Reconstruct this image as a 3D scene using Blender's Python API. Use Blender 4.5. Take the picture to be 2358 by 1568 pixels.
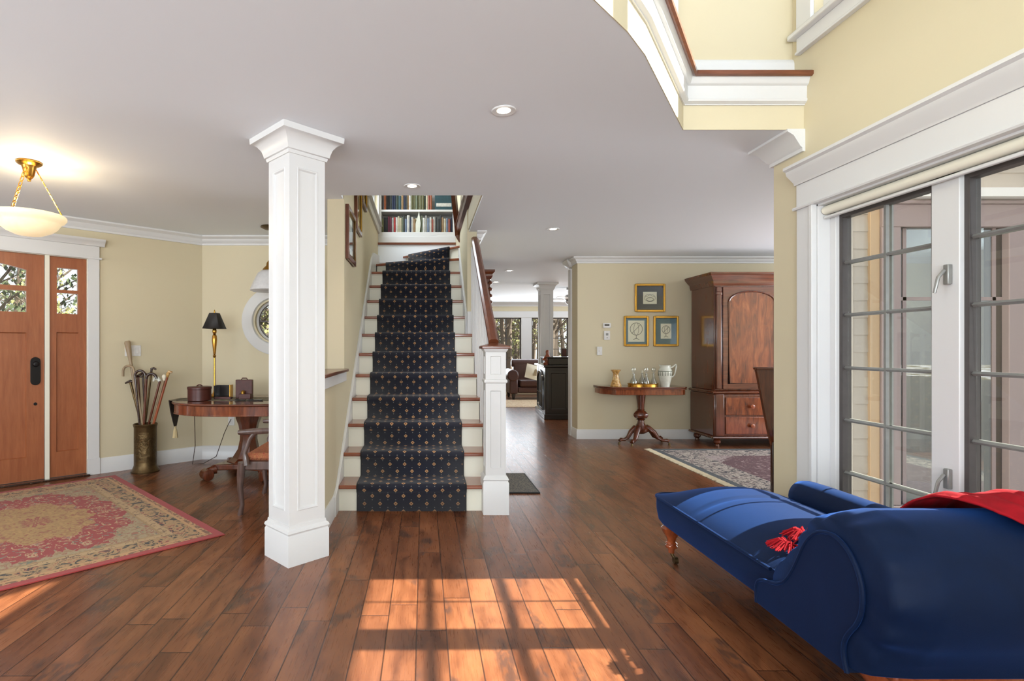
import bpy, bmesh, math, random
from mathutils import Vector, Matrix
for o in list(bpy.data.objects): bpy.data.objects.remove(o)
SC=bpy.context.scene; C=SC.collection; PI=math.pi; R=math.radians
random.seed(7)
# ---------------------------------------------------------------- camera
F=1250.0; CX=976.0; HY=803.0; EH=1.22; H=2.46; UF=2.745
cd=bpy.data.cameras.new('camera'); cam=bpy.data.objects.new('camera',cd); C.objects.link(cam); SC.camera=cam
cam.location=(0,0,EH); cam.rotation_euler=(PI/2,0,0)
cd.sensor_width=36; cd.lens=F/2358*36; cd.shift_x=(1179-CX)/2358; cd.shift_y=(HY-784)/2358; cd.clip_start=.05
# ---------------------------------------------------------------- world, sun, daylight, added fill
W=bpy.data.worlds.new('world'); SC.world=W; W.use_nodes=True
wn=W.node_tree; wn.nodes.clear()
wo=wn.nodes.new('ShaderNodeOutputWorld'); wb=wn.nodes.new('ShaderNodeBackground'); wt=wn.nodes.new('ShaderNodeTexCoord'); wx=wn.nodes.new('ShaderNodeSeparateXYZ'); wr=wn.nodes.new('ShaderNodeValToRGB')
wn.links.new(wt.outputs['Generated'],wx.inputs[0]); wn.links.new(wx.outputs[2],wr.inputs[0]); wr.color_ramp.elements[0].color=(.93,.96,1,1); wr.color_ramp.elements[1].color=(.42,.60,.92,1); wr.color_ramp.elements[0].position=.05
wn.links.new(wr.outputs[0],wb.inputs[0]); wb.inputs[1].default_value=1.05; wn.links.new(wb.outputs[0],wo.inputs[0])
def lamp(name,kind,loc,energy,color=(1,1,1),**k):
    l=bpy.data.lights.new(name,kind); l.energy=energy; l.color=color
    for a,b in k.items():
        if a not in('dirv',): setattr(l,a,b)
    o=bpy.data.objects.new(name,l); C.objects.link(o); o.location=loc
    if 'dirv' in k: o.rotation_euler=Vector(k['dirv']).to_track_quat('-Z','Y').to_euler()
    return o
lamp('sun','SUN',(8,1,8),23.0,(1,.94,.86),angle=R(.55),dirv=(-1,-.012,-.75))
DAY=(.86,.93,1)
# added fill lamps; only the living and stair window lamps match windows in view
lamp('daylight_south_window','AREA',(-.8,-3.35,1.5),410,DAY,shape='RECTANGLE',size=4.6,size_y=2.0,dirv=(0,1,1.4))
lamp('daylight_upper_window','AREA',(0,-3.35,4.0),45,DAY,shape='RECTANGLE',size=3.6,size_y=1.6,dirv=(0,1,-.25))
lamp('daylight_foyer_window','AREA',(-4.9,.8,1.4),75,DAY,shape='RECTANGLE',size=2.4,size_y=1.8,dirv=(1,.35,.8))
lamp('daylight_dining_window','AREA',(6.8,5.2,1.4),150,DAY,shape='RECTANGLE',size=2.6,size_y=1.8,dirv=(-1,.0,.6))
lamp('daylight_living_window','AREA',(3.2,14.3,1.35),70,DAY,shape='RECTANGLE',size=3.6,size_y=1.5,dirv=(0,-1,.1))
lamp('daylight_living_side_window','AREA',(6.8,11,1.5),110,DAY,shape='RECTANGLE',size=3,size_y=1.6,dirv=(-1,-.1,.5))
lamp('daylight_stair_window','AREA',(-.62,7.0,3.7),30,DAY,shape='RECTANGLE',size=1.2,size_y=1.2,dirv=(1,-.1,-.5))
SC.view_settings.view_transform='Standard'; SC.view_settings.look='None'; SC.view_settings.exposure=0.27; SC.view_settings.gamma=1
SC.view_settings.use_curve_mapping=False
# ---------------------------------------------------------------- node helpers
def lin(c):
    f=lambda x: x/12.92 if x<=.04045 else ((x+.055)/1.055)**2.4
    return tuple(f(x/255) for x in c)+(1,)
class G:
    def __init__(s,name):
        s.m=bpy.data.materials.new(name); s.m.use_nodes=True; s.t=s.m.node_tree; s.t.nodes.clear()
        s.out=s.t.nodes.new('ShaderNodeOutputMaterial'); s.tc=None
    def n(s,t,**k):
        x=s.t.nodes.new(t)
        for a,b in k.items(): setattr(x,a,b)
        return x
    def co(s,kind='Object'):
        if not s.tc: s.tc=s.n('ShaderNodeTexCoord')
        return Q(s,s.tc.outputs[kind])
    def put(s,inp,v):
        if isinstance(v,Q): s.t.links.new(v.k,inp)
        elif isinstance(v,tuple) and len(v)==3 and inp.type=='RGBA': inp.default_value=lin(v)
        else: inp.default_value=v
    def math(s,op,a,b=None,c=None):
        x=s.n('ShaderNodeMath',operation=op); s.put(x.inputs[0],a)
        if b is not None: s.put(x.inputs[1],b)
        if c is not None: s.put(x.inputs[2],c)
        return Q(s,x.outputs[0])
    def vec(s,x,y,z=0.0):
        q=s.n('ShaderNodeCombineXYZ'); s.put(q.inputs[0],x); s.put(q.inputs[1],y); s.put(q.inputs[2],z); return Q(s,q.outputs[0])
    def scale(s,v,k):
        q=s.n('ShaderNodeMapping'); s.put(q.inputs[0],v); q.inputs['Scale'].default_value=k; return Q(s,q.outputs[0])
    def noise(s,v,sc=5,det=3,rough=.5,dist=0):
        q=s.n('ShaderNodeTexNoise'); s.put(q.inputs['Vector'],v); q.inputs['Scale'].default_value=sc; q.inputs['Detail'].default_value=det
        q.inputs['Roughness'].default_value=rough; q.inputs['Distortion'].default_value=dist; return Q(s,q.outputs[0])
    def rnd(s,v):
        q=s.n('ShaderNodeTexWhiteNoise',noise_dimensions='3D'); s.put(q.inputs[0],v); return Q(s,q.outputs[0])
    def vor(s,v,sc=5,feat='F1',out=0):
        q=s.n('ShaderNodeTexVoronoi',feature=feat); s.put(q.inputs['Vector'],v); q.inputs['Scale'].default_value=sc; return Q(s,q.outputs[out])
    def mix(s,f,a,b):
        q=s.n('ShaderNodeMix',data_type='RGBA'); s.put(q.inputs[0],f); s.put(q.inputs[6],a); s.put(q.inputs[7],b); return Q(s,q.outputs[2])
    def mul(s,a,b,f=1.0):
        q=s.n('ShaderNodeMix',data_type='RGBA',blend_type='MULTIPLY'); s.put(q.inputs[0],f); s.put(q.inputs[6],a); s.put(q.inputs[7],b); return Q(s,q.outputs[2])
    def ramp(s,f,stops):
        q=s.n('ShaderNodeValToRGB'); s.put(q.inputs[0],f); e=q.color_ramp.elements
        while len(e)<len(stops): e.new(.5)
        for i,(p,c) in enumerate(stops):
            e[i].position=p; e[i].color=lin(c) if isinstance(c,tuple) else (c,c,c,1)
        return Q(s,q.outputs[0])
    def step(s,x,a,b):   # smooth step a..b -> 0..1
        q=s.n('ShaderNodeMapRange'); s.put(q.inputs[0],x); q.inputs[1].default_value=a; q.inputs[2].default_value=b; return Q(s,q.outputs[0])
    def bump(s,h,st=.3,dist=.002):
        q=s.n('ShaderNodeBump'); s.put(q.inputs['Height'],h); q.inputs['Strength'].default_value=st; q.inputs['Distance'].default_value=dist; return Q(s,q.outputs[0])
    def pr(s,col,rough=.5,metal=0,normal=None,**k):
        b=s.n('ShaderNodeBsdfPrincipled'); s.put(b.inputs['Base Color'],col); s.put(b.inputs['Roughness'],rough); s.put(b.inputs['Metallic'],metal)
        if normal is not None: s.put(b.inputs['Normal'],normal)
        for a,v in k.items(): s.put(b.inputs[a.replace('_',' ')],v)
        s.t.links.new(b.outputs[0],s.out.inputs[0]); return s.m
class Q:
    def __init__(s,g,k): s.g=g; s.k=k
    def __add__(s,o): return s.g.math('ADD',s,o)
    def __sub__(s,o): return s.g.math('SUBTRACT',s,o)
    def __rsub__(s,o): return s.g.math('SUBTRACT',o,s)
    def __mul__(s,o): return s.g.math('MULTIPLY',s,o)
    def __truediv__(s,o): return s.g.math('DIVIDE',s,o)
    def lt(s,o): return s.g.math('LESS_THAN',s,o)
    def gt(s,o): return s.g.math('GREATER_THAN',s,o)
    def f(s,op,o=None): return s.g.math(op,s,o)
    def xyz(s):
        q=s.g.n('ShaderNodeSeparateXYZ'); s.g.put(q.inputs[0],s); return [Q(s.g,q.outputs[i]) for i in range(3)]
def plain(name,col,rough=.5,metal=0,nz=.04,**k):
    g=G(name); n=g.noise(g.co(),30,2)
    d=tuple(max(0,int(c*(1-nz*3))) for c in col)
    return g.pr(g.mix(n,d,col),rough,metal,normal=g.bump(n,.05,.002),**k)
def paint(name,col,rough=.55):
    g=G(name); n=g.noise(g.co(),180,2); return g.pr(col,rough,normal=g.bump(n,.06,.001))
def wood(name,c1,c2,axis=2,rough=.3,sc=1.0,coat=.3,fig=6):
    g=G(name); k=[14*sc,14*sc,14*sc]; k[axis]=1.2*sc
    v=g.scale(g.co(),tuple(k)); n=g.noise(v,2.2,5,.6,.6); n2=g.noise(g.scale(g.co(),tuple(x*4 for x in k)),3,3)
    big=g.noise(g.co(),fig,2)
    f=n*.65+n2*.2+big*.25
    return g.pr(g.ramp(f,[(.3,c1),(.75,c2)]),rough,normal=g.bump(n2,.08,.001),Coat_Weight=coat,Coat_Roughness=.12)
def glassmat(name,tint=(.97,.99,.98,1),add=0.0,rough=0.0):
    g=G(name); t=g.n('ShaderNodeBsdfTransparent'); t.inputs[0].default_value=tint
    s=g.n('ShaderNodeBsdfGlossy'); s.inputs['Roughness'].default_value=rough
    fr=g.n('ShaderNodeLayerWeight'); fr.inputs[0].default_value=.5; m=g.n('ShaderNodeMixShader')
    f=Q(g,fr.outputs['Facing']).f('POWER',5.0)*.8+(.035+add); g.put(m.inputs[0],f); g.t.links.new(t.outputs[0],m.inputs[1]); g.t.links.new(s.outputs[0],m.inputs[2]); g.t.links.new(m.outputs[0],g.out.inputs[0]); return g.m
def emis(name,col,st):
    g=G(name); e=g.n('ShaderNodeEmission'); g.put(e.inputs[0],col); e.inputs[1].default_value=st; g.t.links.new(e.outputs[0],g.out.inputs[0]); return g.m
M={}
M['wall']=paint('wall_paint',(207,196,166),.6); M['ceil']=paint('ceiling_paint',(234,240,246),.7)
M['white']=paint('white_trim',(214,214,213),.35); M['cream']=paint('cream_riser',(232,229,212),.4)
M['fir']=wood('fir_door',(134,72,42),(168,102,64),2,.35,1,.15,3)
M['mahog']=wood('mahogany',(46,20,12),(114,58,34),2,.22,.8,.6,5)
M['mahogx']=wood('mahogany_board',(54,24,14),(120,62,38),0,.2,.8,.6,5)
M['darkwood']=wood('dark_wood',(30,16,12),(66,38,26),2,.25,1,.5)
M['greywood']=wood('weathered_walnut',(54,38,34),(104,82,74),2,.3,1,.4)
M['rail']=wood('handrail_wood',(78,38,22),(122,68,42),1,.3,1,.4)
M['railx']=wood('nosing_wood',(88,44,26),(132,76,48),0,.3,1,.4)
M['tread']=wood('tread_wood',(104,52,32),(156,92,64),0,.25,1,.5)
M['black']=plain('ebonised_wood',(30,24,22),.25,Coat_Weight=.4)
M['blackmetal']=plain('black_metal',(32,30,30),.4,.6)
M['brass']=plain('brass',(196,146,66),.25,1); M['oldbrass']=None
M['gold']=plain('gilt_frame',(214,166,76),.3,.9)
M['leather']=plain('oxblood_leather',(86,36,28),.4,nz=.1); M['sofa']=plain('brown_leather',(84,50,40),.32,nz=.1)
M['bronze']=plain('bronze_sash',(84,78,76),.4,.3); M['muntin']=plain('grey_muntin',(150,150,146),.35,.4)
M['mauve']=paint('mauve_trim',(142,128,128),.6); M['siding']=paint('siding_paint',(160,152,142),.7); M['board']=paint('beige_board',(176,152,124),.7)
M['glass']=glassmat('window_glass'); M['extglass']=glassmat('outer_glass',(.45,.47,.46,1),.22)
M['decanter']=glassmat('decanter_glass',(.93,.95,.95,1),.12,.02)
M['plate']=plain('white_plastic',(234,232,228),.4); M['paper']=paint('cream_paper',(226,218,196),.8); M['ink']=paint('dark_ink',(60,52,44),.8)
M['porc']=plain('white_porcelain',(226,228,214),.15,Coat_Weight=.5)
M['shadeglass']=plain('milk_glass',(220,220,222),.3)
M['red']=plain('red_throw',(168,22,34),.9,nz=.08,Specular_IOR_Level=.15)
M['snow']=None; M['bark']=plain('bark',(96,80,66),.9,nz=.15); M['leaf']=plain('evergreen',(70,84,48),.8,nz=.15); M['leaf2']=plain('pale_foliage',(150,150,90),.8,nz=.15)
M['lampglow']=emis('lamp_glow',(255,226,180),4); M['can']=emis('downlight_glow',(255,240,214),9)
def m_oldbrass():
    g=G('embossed_brass'); n=g.noise(g.co(),14,4,.6,1.5); x,y,z=g.co().xyz()
    mid=g.step(z,.1,.16)*(g.step(z,.40,.34))
    return g.pr(g.mix(n,(58,46,30),(122,100,66)),.42,.85,normal=g.bump(n*mid,.9,.012))
M['oldbrass']=m_oldbrass()
def m_velvet():
    g=G('navy_velvet'); n=g.noise(g.co(),5,4,.6,.8); n2=g.noise(g.co(),220,2)
    return g.pr(g.mix(n,(7,18,38),(11,28,57)),.6,normal=g.bump(n2,.15,.001),Specular_IOR_Level=.12,Sheen_Weight=.4,Sheen_Roughness=.4,Sheen_Tint=lin((60,115,210)))
M['velvet']=m_velvet()
def m_floor():
    g=G('plank_floor'); x,y,z=g.co().xyz(); w=.1287
    u=(x+.16)/w; row=u.f('FLOOR'); fu=u.f('FRACT')
    r1=g.rnd(g.vec(row,3.3)); L=2.3
    vv=(y/L)+r1*7.31; col=vv.f('FLOOR'); fv=vv.f('FRACT')
    sp=g.rnd(g.vec(row,col,5.0))*.5+.25           # one extra joint inside the repeat
    sub=fv.gt(sp); cell=g.vec(row,col,sub); rc=g.rnd(cell); rc2=g.rnd(g.vec(col,row,sub+9.0))
    ex=g.math('MINIMUM',fu,1.0-fu)*w
    ey=g.math('MINIMUM',g.math('MINIMUM',fv,1.0-fv),(fv-sp).f('ABSOLUTE'))*L
    e=g.math('MINIMUM',ex,ey)
    off=rc*40.0
    gv=g.vec(x*9.0+off,y*1.1+off,rc*10)
    grain=g.noise(gv,1.6,3,.55,.3); fine=g.noise(g.vec(x*110,y*4,off),2,2,.5)
    base=g.ramp(rc,[(0,(124,80,54)),(.35,(133,86,58)),(.7,(141,92,62)),(1,(153,102,70))])
    c=g.mul(base,g.ramp(grain,[(.25,(196,180,172)),(.5,(240,234,228)),(.75,(255,252,248))]))
    tone=g.noise(g.vec(x*5+off,y*1.6+off,rc2*5),1.5,4,.6,.8); c=g.mul(c,g.ramp(tone,[(.3,(184,172,164)),(.5,(242,234,228)),(.68,(255,250,240))]))
    c=g.mul(c,g.ramp(fine,[(.3,(238,234,230)),(.6,(255,255,255))]))
    kn=g.noise(g.vec(x*3.0+off,y*1.7+off,rc2*9),1.6,1,.5,.3); kt=g.noise(g.vec(x*22+off,y*9,rc2),1.5,3,.6,.4); k=g.step(kn,.6,.66)*g.step(kt,.36,.56)*.72
    c=g.mix(k,c,(64,46,40))
    gap=g.step(e,.004,.001); c=g.mix(gap*.9,c,(40,22,15))
    wav=g.noise(g.vec(x*12+off,y*2.2,rc),1.6,3,.5,.4)
    hgt=wav*.9+g.step(e,0,.004)*.45+fine*.04
    return g.pr(c,g.ramp(fine,[(.2,.24),(.8,.36)]),normal=g.bump(hgt,.4,.003),Coat_Weight=.12,Coat_Roughness=.12)
M['floor']=m_floor()
def m_runner():
    g=G('runner_weave'); u,v,_=g.co('UV').xyz()
    a=u/.117; b=v/.117
    def dia(ou,ov,r,asp=1.0):
        fx=((a+ou).f('FRACT')-.5).f('ABSOLUTE'); fy=((b+ov).f('FRACT')-.5).f('ABSOLUTE'); return (fx+fy)
    d1=g.math('MINIMUM',dia(0,0,1),dia(.5,.5,1))
    ring=d1.lt(.135); core=d1.lt(.06); 
    fx=((a*2.0+.5).f('FRACT')-.5).f('ABSOLUTE'); fy=((b*2.0).f('FRACT')-.5).f('ABSOLUTE'); dots=((fx*fx)+(fy*fy)).f('SQRT').lt(.06)
    n=g.noise(g.co('UV'),400,2)
    base=g.mix(n,(14,15,26),(30,32,50)); c=g.mix(dots*.75,base,(150,150,140)); c=g.mix(ring,c,(184,142,94)); c=g.mix(core,c,(110,60,52))
    edge=g.math('MINIMUM',u,.824-u).lt(.012); c=g.mix(edge,c,(16,16,22))
    return g.pr(c,.95,normal=g.bump(n,.4,.002),Sheen_Weight=.15)
M['runner']=m_runner()
def m_rug(hu,hv,kind):
    g=G('rug_weave_'+kind); x,y,z=g.co().xyz()
    ax=x.f('ABSOLUTE'); ay=y.f('ABSOLUTE'); d=g.math('MINIMUM',hu-ax,hv-ay)
    sw=g.noise(g.vec(ax,ay,.3),11,3,.55,2.2); fl=g.vor(g.vec(ax,ay,0),14); fl2=g.noise(g.vec(ax,ay,2),24,2,.5,1.6); fib=g.noise(g.co(),260,2); big=g.noise(g.vec(ax,ay,4),13,3,.6,1.5)
    if kind=='foyer':
        th=y.f('ARCTAN2',x)
        r=((x/(.84))*(x/(.84))+(y/.53)*(y/.53)).f('SQRT')+(th*12.0).f('COSINE')*.05+(sw-.5)*.25
        field=g.ramp(sw,[(.3,(150,128,92)),(.5,(164,146,112)),(.6,(152,122,84)),(.72,(140,120,100))])
        field=g.mix(fl2.gt(.58),field,(150,98,76)); field=g.mix(big.gt(.62),field,(112,112,92))
        redz=g.mix(g.step(sw,.55,.57)*g.step(sw,.64,.62),(150,54,48),(184,152,114)); redz=g.mix(fl2.gt(.64),redz,(120,120,104))
        gold=g.ramp(fl2,[(.35,(176,138,82)),(.55,(160,124,74)),(.66,(150,84,62)),(.8,(130,96,60))])
        c=g.mix(r.lt(1.0),field,redz); c=g.mix(r.lt(.60),c,gold); c=g.mix(r.lt(.12)*r.gt(.05),c,(150,72,58))
        bord=g.ramp(big,[(.40,(60,54,46)),(.44,(160,128,88)),(.55,(172,138,94)),(.6,(154,78,60)),(.64,(64,56,46))])
        c=g.mix(d.lt(.30),c,(156,126,84)); c=g.mix(d.lt(.285),c,g.mix(fl2.gt(.6),(176,146,104),(112,84,62))); c=g.mix(d.lt(.235),c,bord); c=g.mix(d.lt(.105),c,(184,142,96))
        c=g.mix(d.lt(.085)*fl2.gt(.5),c,(120,84,60)); c=g.mix(d.lt(.055),c,(158,56,54))
    elif kind=='dining':
        r=g.math('ADD',ax/hu,ay/hv)+(sw-.5)*.3
        field=g.ramp(big,[(.35,(40,36,48)),(.46,(168,152,148)),(.6,(150,130,130)),(.68,(92,50,56))])
        med=g.ramp(big,[(.34,(150,130,130)),(.40,(84,34,44)),(.6,(70,26,38)),(.66,(150,120,120))])
        c=g.mix(r.lt(1.2),field,med)
        bord=g.ramp(big,[(.43,(44,38,46)),(.47,(166,152,142)),(.55,(176,164,152)),(.6,(80,56,62))])
        c=g.mix(d.lt(.42),c,bord); c=g.mix(d.lt(.08),c,g.mix(fl2.gt(.55),(60,66,70),(40,48,56)))
    elif kind=='mat':
        v=g.vor(g.co(),60); c=g.ramp(v,[(.2,(22,22,22)),(.6,(92,84,70))]); c=g.mix(d.lt(.015),c,(26,26,26))
    else:
        c=g.ramp(sw,[(.35,(196,160,120)),(.5,(222,204,170)),(.65,(176,126,88))])
    return g.pr(c,.95,normal=g.bump(fib,.5,.002),Sheen_Weight=.1)
def m_needle():
    g=G('needlepoint_seat'); n=g.noise(g.co(),40,3,.5,1.5); return g.pr(g.ramp(n,[(.3,(120,44,34)),(.5,(168,110,70)),(.65,(150,60,48))]),.9)
M['needle']=m_needle()
def m_alab():
    g=G('alabaster_glass'); n=g.noise(g.co(),6,4,.6,2); b=g.n('ShaderNodeBsdfPrincipled')
    g.put(b.inputs['Base Color'],g.mix(n,(246,226,180),(255,244,214))); b.inputs['Roughness'].default_value=.3
    g.put(b.inputs['Emission Color'],g.mix(n,(255,214,150),(255,236,196))); b.inputs['Emission Strength'].default_value=.4
    g.t.links.new(b.outputs[0],g.out.inputs[0]); return g.m
M['alab']=m_alab()
def m_marble_vase():
    g=G('mottled_glaze'); n=g.noise(g.co(),14,4,.6,2.5); return g.pr(g.ramp(n,[(.3,(96,62,30)),(.5,(196,150,84)),(.7,(214,190,140))]),.12,Coat_Weight=.6)
M['glaze']=m_marble_vase()
def m_flame():
    g=G('flame_mahogany'); x,y,z=g.co().xyz(); n=g.noise(g.vec(x*6,y,z*1.2),2.5,5,.6,1.4); n2=g.noise(g.vec(x*40,y,z*3),2,3)
    return g.pr(g.ramp(n*.8+n2*.2,[(.3,(62,26,15)),(.52,(122,60,32)),(.72,(150,82,46))]),.2,Coat_Weight=.6,Coat_Roughness=.1)
M['flame']=m_flame()
M['navymat']=paint('dark_mat',(46,48,52),.8); M['bluemat']=paint('blue_mat',(84,112,126),.8); M['tealmat']=paint('teal_mat',(44,88,98),.8)
# ---------------------------------------------------------------- mesh helpers
class MB:
    def __init__(s): s.v=[]; s.f=[]; s.uv=None
    def add(s,vs,fs):
        b=len(s.v); s.v+= [tuple(v) for v in vs]; s.f+=[tuple(b+i for i in f) for f in fs]; return s
    def box(s,x0,y0,z0,x1,y1,z1):
        return s.add([(x0,y0,z0),(x1,y0,z0),(x1,y1,z0),(x0,y1,z0),(x0,y0,z1),(x1,y0,z1),(x1,y1,z1),(x0,y1,z1)],[(0,3,2,1),(4,5,6,7),(0,1,5,4),(1,2,6,5),(2,3,7,6),(3,0,4,7)])
    def prism(s,pts,plane,a,b):
        n=len(pts); mp={'xy':lambda p,t:(p[0],p[1],t),'xz':lambda p,t:(p[0],t,p[1]),'yz':lambda p,t:(t,p[0],p[1])}[plane]
        return s.add([mp(p,a) for p in pts]+[mp(p,b) for p in pts],[tuple(range(n))[::-1],tuple(range(n,2*n))]+[(i,(i+1)%n,(i+1)%n+n,i+n) for i in range(n)])
    def lathe(s,prof,c=(0,0,0),n=24,sx=1,sy=1,rot=0,f=None):
        vs=[];fs=[]; m=len(prof)
        for i,(r,z) in enumerate(prof):
            for j in range(n):
                a=rot+2*PI*j/n; k=f(a,z) if f else 1
                vs.append((c[0]+r*k*sx*math.cos(a),c[1]+r*k*sy*math.sin(a),c[2]+z))
        for i in range(m-1):
            for j in range(n): fs.append((i*n+j,i*n+(j+1)%n,(i+1)*n+(j+1)%n,(i+1)*n+j))
        if prof[0][0]>1e-5: fs.append(tuple(range(n))[::-1])
        if prof[-1][0]>1e-5: fs.append(tuple((m-1)*n+j for j in range(n)))
        return s.add(vs,fs)
    def tube(s,pts,r,n=8,flat=1.0,closed=False):
        pts=[Vector(p) for p in pts]; m=len(pts); rs=r if isinstance(r,(list,tuple)) else [r]*m
        vs=[];fs=[]; up=None
        for i,p in enumerate(pts):
            t=(pts[(i+1)%m]-pts[i-1]) if closed else (pts[min(i+1,m-1)]-pts[max(i-1,0)])
            t.normalize()
            if up is None:
                up=Vector((0,0,1)) if abs(t.z)<.9 else Vector((1,0,0))
            a=t.cross(up)
            if a.length<1e-4: a=t.cross(Vector((0,1,0)))
            a.normalize(); b=a.cross(t).normalized(); up=b
            for j in range(n):
                q=2*PI*j/n; vs.append(p+a*math.cos(q)*rs[i]+b*math.sin(q)*rs[i]*flat)
        k=m if closed else m-1
        for i in range(k):
            for j in range(n):
                i2=(i+1)%m; fs.append((i*n+j,i*n+(j+1)%n,i2*n+(j+1)%n,i2*n+j))
        if not closed: fs+= [tuple(range(n))[::-1],tuple((m-1)*n+j for j in range(n))]
        return s.add(vs,fs)
    def sweep(s,path,prof,closed=False,side=1):
        n=len(path); m=len(prof); vs=[];fs=[]; P2=[Vector(p) for p in path]
        for i in range(n):
            dirs=[]
            if closed or i>0: dirs.append((P2[i]-P2[i-1]).normalized())
            if closed or i<n-1: dirs.append((P2[(i+1)%n]-P2[i]).normalized())
            ns=[Vector((-d.y,d.x))*side for d in dirs]
            nn=sum(ns,Vector((0,0))); nn.normalize(); k=1/max(.3,nn.dot(ns[0])); nn=nn*k
            for (o,z) in prof: vs.append((P2[i].x+nn.x*o,P2[i].y+nn.y*o,z))
        for i in range(n if closed else n-1):
            for j in range(m): a=i*m+j;b=i*m+(j+1)%m;i2=(i+1)%n; fs.append((a,b,i2*m+(j+1)%m,i2*m+j))
        if not closed: fs+=[tuple(range(m))[::-1],tuple((n-1)*m+j for j in range(m))]
        return s.add(vs,fs)
    def panel(s,o,u,v,w,h,steps,nrm):
        o=Vector(o);u=Vector(u).normalized();v=Vector(v).normalized();nrm=Vector(nrm).normalized(); vs=[];fs=[]
        for (iu,iv,d) in steps:
            for (a,b) in((iu,iv),(w-iu,iv),(w-iu,h-iv),(iu,h-iv)): vs.append(o+u*a+v*b+nrm*d)
        for k in range(len(steps)-1):
            for j in range(4): fs.append((k*4+j,k*4+(j+1)%4,k*4+4+(j+1)%4,k*4+4+j))
        k=len(steps)-1; fs.append((k*4,k*4+1,k*4+2,k*4+3)); return s.add(vs,fs)
    def grid(s,fn,nu,nv,uv=None):
        vs=[fn(i/nu,j/nv) for i in range(nu+1) for j in range(nv+1)]
        return s.add(vs,[(i*(nv+1)+j,(i+1)*(nv+1)+j,(i+1)*(nv+1)+j+1,i*(nv+1)+j+1) for i in range(nu) for j in range(nv)])
    def build(s,name,mat,parent=None,bevel=0,sharp=38,sub=0,solid=0,recalc=True):
        me=bpy.data.meshes.new(name); me.from_pydata(s.v,[],s.f)
        if recalc:
            bm=bmesh.new(); bm.from_mesh(me); bmesh.ops.remove_doubles(bm,verts=bm.verts,dist=1e-5); bmesh.ops.recalc_face_normals(bm,faces=bm.faces); bm.to_mesh(me); bm.free()
        me.materials.append(M[mat] if isinstance(mat,str) else mat)
        me.polygons.foreach_set('use_smooth',[True]*len(me.polygons)); me.set_sharp_from_angle(angle=R(sharp)); me.update()
        o=bpy.data.objects.new(name,me); C.objects.link(o)
        if parent: o.parent=parent
        if solid: m=o.modifiers.new('solid','SOLIDIFY'); m.thickness=solid; m.offset=0
        if bevel: m=o.modifiers.new('bevel','BEVEL'); m.width=bevel; m.segments=2; m.limit_method='ANGLE'; m.angle_limit=R(50)
        if sub: m=o.modifiers.new('sub','SUBSURF'); m.levels=sub; m.render_levels=sub
        return o
def box(name,mat,b,parent=None,bevel=0): return MB().box(*b).build(name,mat,parent,bevel)
def tag(o,label,cat,group=None,kind=None):
    o['label']=label; o['category']=cat
    if group: o['group']=group
    if kind: o['kind']=kind
    return o
def thing(name,label,cat,loc=(0,0,0),rz=0,group=None):
    o=bpy.data.objects.new(name,None); C.objects.link(o); o.location=loc; o.rotation_euler=(0,0,rz); o.empty_display_size=.1
    return tag(o,label,cat,group)
def st(o,label=None,cat=None):
    o['kind']='structure'
    o['label']=label or o.name.replace('_',' '); o['category']=cat or o.name.split('_')[0]
    return o
def at(px,py,Y): return Vector(((px-CX)/F*Y,Y,EH+(HY-py)/F*Y))
def copy_tree(o,parent=None):
    c=o.copy(); C.objects.link(c)
    if parent: c.parent=parent
    for ch in list(o.children): copy_tree(ch,c)
    return c
def ordinal(i): return ['first','second','third','fourth','fifth','sixth','seventh','eighth','ninth','tenth','eleventh','twelfth','thirteenth','fourteenth','fifteenth','sixteenth','seventeenth','eighteenth','nineteenth','twentieth','twenty-first','twenty-second','twenty-third','twenty-fourth','twenty-fifth','twenty-sixth','twenty-seventh','twenty-eighth','twenty-ninth','thirtieth','thirty-first','thirty-second','thirty-third','thirty-fourth'][i]
# ================================================================ SETTING
CRN=Vector((-2.45,6.0)); DD=Vector((-1.05,-1)).normalized(); DNZ=Vector((-DD.y,DD.x)); DANG=math.atan2(DD.y,DD.x)
WL=3.6; DE=CRN+DD*WL; YW=14.5; YD=7.35
out_o=.15
# floor
def extr_poly(outer,holes,z0,z1):
    bm=bmesh.new(); ed=[]
    for loop in [outer]+holes:
        vs=[bm.verts.new((p[0],p[1],z0)) for p in loop]
        for i in range(len(vs)): ed.append(bm.edges.new((vs[i],vs[(i+1)%len(vs)])))
    bmesh.ops.triangle_fill(bm,use_beauty=True,use_dissolve=False,edges=ed)
    r=bmesh.ops.extrude_face_region(bm,geom=bm.faces[:]); bmesh.ops.translate(bm,vec=(0,0,z1-z0),verts=[g for g in r['geom'] if isinstance(g,bmesh.types.BMVert)])
    bmesh.ops.recalc_face_normals(bm,faces=bm.faces); return bm
def polyobj(name,mat,outer,holes,z0,z1):
    bm=extr_poly(outer,holes,z0,z1); me=bpy.data.meshes.new(name); bm.to_mesh(me); bm.free(); me.materials.append(M[mat]); o=bpy.data.objects.new(name,me); C.objects.link(o); return o
N_=DNZ*-.15
OUT=[(2.33,-3.6),(2.33,3.17),(7,3.17),(7,YW+.15),(-.8,YW+.15),(-.8,6.15),(CRN.x+N_.x,6.15),(DE.x+N_.x,DE.y+N_.y),(-5.2,-3.6)]
st(polyobj('floor','floor',OUT,[],-.12,0),'reddish brown hand scraped wide plank floor','floor')
DIAG=[(1.466,3.075),(.93,2.29),(.80,2.13),(.604,1.93),(.33,1.70),(0,1.5),(-.4,1.32),(-.9,1.2),(-1.5,1.15)]
hole1=[(2.24,3.075)]+DIAG+[(-1.5,-3.4),(2.24,-3.4)]
hole2=[(-.67,4.39),(.48,4.39),(.48,5.755),(.475,5.755),(.475,7.81),(-.67,7.81)]
st(polyobj('ceiling','ceil',OUT,[hole1,hole2],H,UF-.03),'smooth pale grey ceiling','ceiling')
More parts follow.
